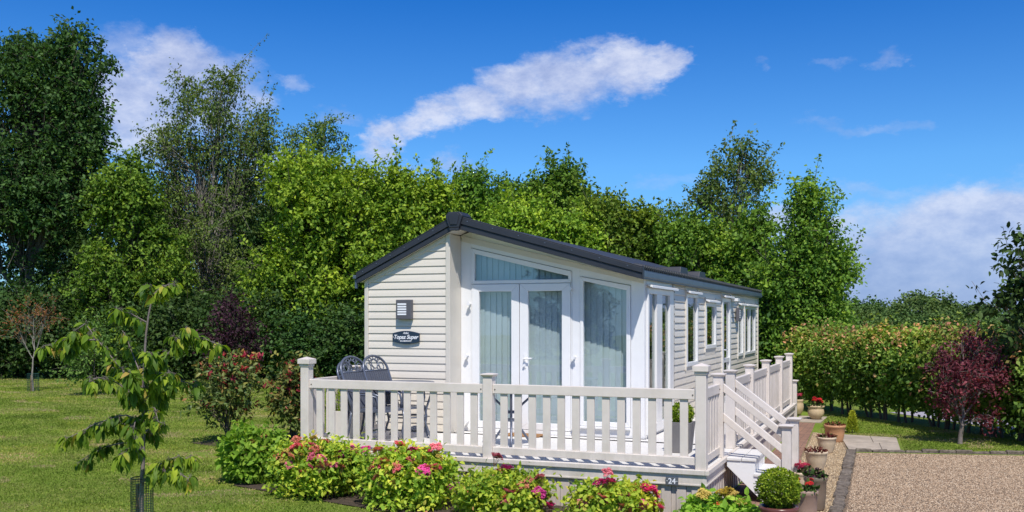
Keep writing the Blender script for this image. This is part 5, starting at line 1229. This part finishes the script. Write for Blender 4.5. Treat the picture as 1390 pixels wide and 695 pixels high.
def mth(op, a, b=None, c=None, clamp=False):
    n = nt.nodes.new('ShaderNodeMath'); n.operation = op; n.use_clamp = clamp
    for i, v in enumerate((a, b, c)):
        if v is None: continue
        if isinstance(v, (int, float)): n.inputs[i].default_value = v
        else: nt.links.new(v, n.inputs[i])
    return n.outputs[0]
sep = nt.nodes.new('ShaderNodeSeparateXYZ'); nt.links.new(DIR, sep.inputs[0])
# heading (degrees clockwise from +Y) and height (degrees) of each sky direction, warped by noise for ragged edges
az = mth('MULTIPLY', mth('ARCTAN2', sep.outputs[0], sep.outputs[1]), 180/math.pi)
el = mth('MULTIPLY', mth('ARCSINE', sep.outputs[2]), 180/math.pi)
def nz(scale, det, rough, off=(0, 0, 0), stretch=(1, 1, 1.8)):
    m = nt.nodes.new('ShaderNodeMapping'); m.inputs['Location'].default_value = off; m.inputs['Scale'].default_value = stretch; nt.links.new(DIR, m.inputs['Vector'])
    n = nt.nodes.new('ShaderNodeTexNoise'); n.inputs['Scale'].default_value = scale; n.inputs['Detail'].default_value = det; n.inputs['Roughness'].default_value = rough; nt.links.new(m.outputs[0], n.inputs['Vector']); return n.outputs['Fac']
w1 = mth('MULTIPLY', mth('SUBTRACT', nz(14, 7, .66), .5), 6.5); w2 = mth('MULTIPLY', mth('SUBTRACT', nz(14, 7, .66, (5, 3, 1)), .5), 4.0)
azw = mth('ADD', az, w1); elw = mth('ADD', el, w2)
def ae(u, v):
    k = (u-695)/FPX; d = Vector((FW[0]+k*RT[0], FW[1]+k*RT[1], (V0-v)/FPX)).normalized()
    return math.degrees(math.atan2(d.x, d.y)), math.degrees(math.asin(d.z))
# cumulus masses: centre and half extents in sky degrees
CL = [(507, 205, 26, 20, .8), (530, 178, 36, 20, .9), (580, 160, 52, 17, .9), (640, 146, 58, 20, .95), (700, 122, 62, 32, 1.0), (765, 104, 72, 38, 1.1), (835, 90, 66, 34, 1.1), (890, 86, 36, 24, 1.0), (740, 140, 70, 20, .7),
      (185, 150, 70, 62, 1.1), (245, 90, 58, 40, 1.1), (290, 130, 70, 50, .8), (170, 60, 36, 22, .5), (385, 225, 50, 22, .8), (610, 222, 30, 18, .55), (520, 235, 60, 18, .5),
      (1340, 310, 130, 52, 1.25), (1250, 345, 140, 60, 1.15), (1170, 330, 60, 36, .95), (1050, 300, 46, 22, .9), (1220, 385, 300, 70, 1.2), (1420, 370, 240, 100, 1.3), (1060, 330, 60, 20, .7),
      (1200, 76, 22, 12, .42), (1125, 84, 26, 9, .36), (1170, 168, 80, 9, .38), (1240, 165, 30, 9, .34), (395, 110, 26, 10, .45), (450, 162, 40, 11, .42), (1010, 92, 14, 7, .3), (900, 250, 60, 9, .3), (1190, 262, 60, 12, .4)]
den = None
for u, v, a, b, wgt in CL:
    A, E = ae(u, v); ra = a/FPX*57.3*1.3; rb = b/FPX*57.3*1.35
    dx = mth('DIVIDE', mth('SUBTRACT', azw, A), ra); dy = mth('DIVIDE', mth('SUBTRACT', elw, E), rb)
    g = mth('MULTIPLY', mth('SUBTRACT', 1.0, mth('ADD', mth('MULTIPLY', dx, dx), mth('MULTIPLY', dy, dy)), None, True), wgt)
    den = g if den is None else mth('MAXIMUM', den, g)
# scattered clouds over the rest of the sky, behind the viewpoint
away = mth('MULTIPLY', mth('SUBTRACT', mth('ABSOLUTE', mth('ADD', az, math.degrees(YAW))), 50.0), 1/25, None, True)
sc = mth('MULTIPLY', mth('MULTIPLY', mth('SUBTRACT', nz(3.2, 6, .6, (2, 7, 0), (1, 1, 2.5)), .52, None, True), 7.0), away)
den = mth('MAXIMUM', den, sc)
tex = nz(26, 7, .66, (1, 2, 3)); tex2 = nz(7, 5, .55, (4, 1, 2))
cov = mth('MULTIPLY', den, mth('ADD', mth('MULTIPLY', tex, .9), .75))
mr = nt.nodes.new('ShaderNodeMapRange'); mr.interpolation_type = 'SMOOTHSTEP'; nt.links.new(cov, mr.inputs[0]); mr.inputs[1].default_value = .05; mr.inputs[2].default_value = 1.22; mr.inputs[4].default_value = .82
cov = mr.outputs[0]
cr = ramp(nt, mth('ADD', mth('MULTIPLY', tex, .55), mth('MULTIPLY', tex2, .45)), [(.34, (2.8, 3.5, 6.0)), (.49, (4.9, 5.5, 7.6)), (.62, (7.3, 7.6, 8.8))])
low = mth('SUBTRACT', 1.0, mth('MULTIPLY', mth('SUBTRACT', el, .5), 1/7.5, None, True), None, True)
cr = mixc(nt, mth('MULTIPLY', low, .75), cr, (2.2, 3.1, 6.2))
skyc = mixc(nt, 1.0, sky.outputs[0], ramp(nt, mth('MULTIPLY', el, 1/30, None, True), [(0, (.52, .83, 1.20)), (.3, (.46, .92, 1.36)), (.62, (.12, .62, 1.26)), (1, (.03, .36, .95))]), 'MULTIPLY')
nt.links.new(mixc(nt, cov, skyc, cr), bg.inputs['Color'])

cd = bpy.data.cameras.new('camera'); cam = bpy.data.objects.new('camera', cd); COL.objects.link(cam); S.camera = cam
cam.location = CAM; cam.rotation_euler = (rad(90), 0, YAW); cd.sensor_width = 36; cd.lens = FPX/1390*36; cd.shift_x = 0; cd.shift_y = (V0-347.5)/1390; cd.clip_end = 2000; cd.clip_start = .05
S.view_settings.view_transform = 'Standard'; S.view_settings.look = 'None'; S.view_settings.exposure = 0; S.view_settings.gamma = 1
S.cycles.max_bounces = 6; S.cycles.diffuse_bounces = 3; S.cycles.glossy_bounces = 3; S.cycles.transmission_bounces = 4; S.cycles.transparent_max_bounces = 10; S.cycles.use_denoising = True
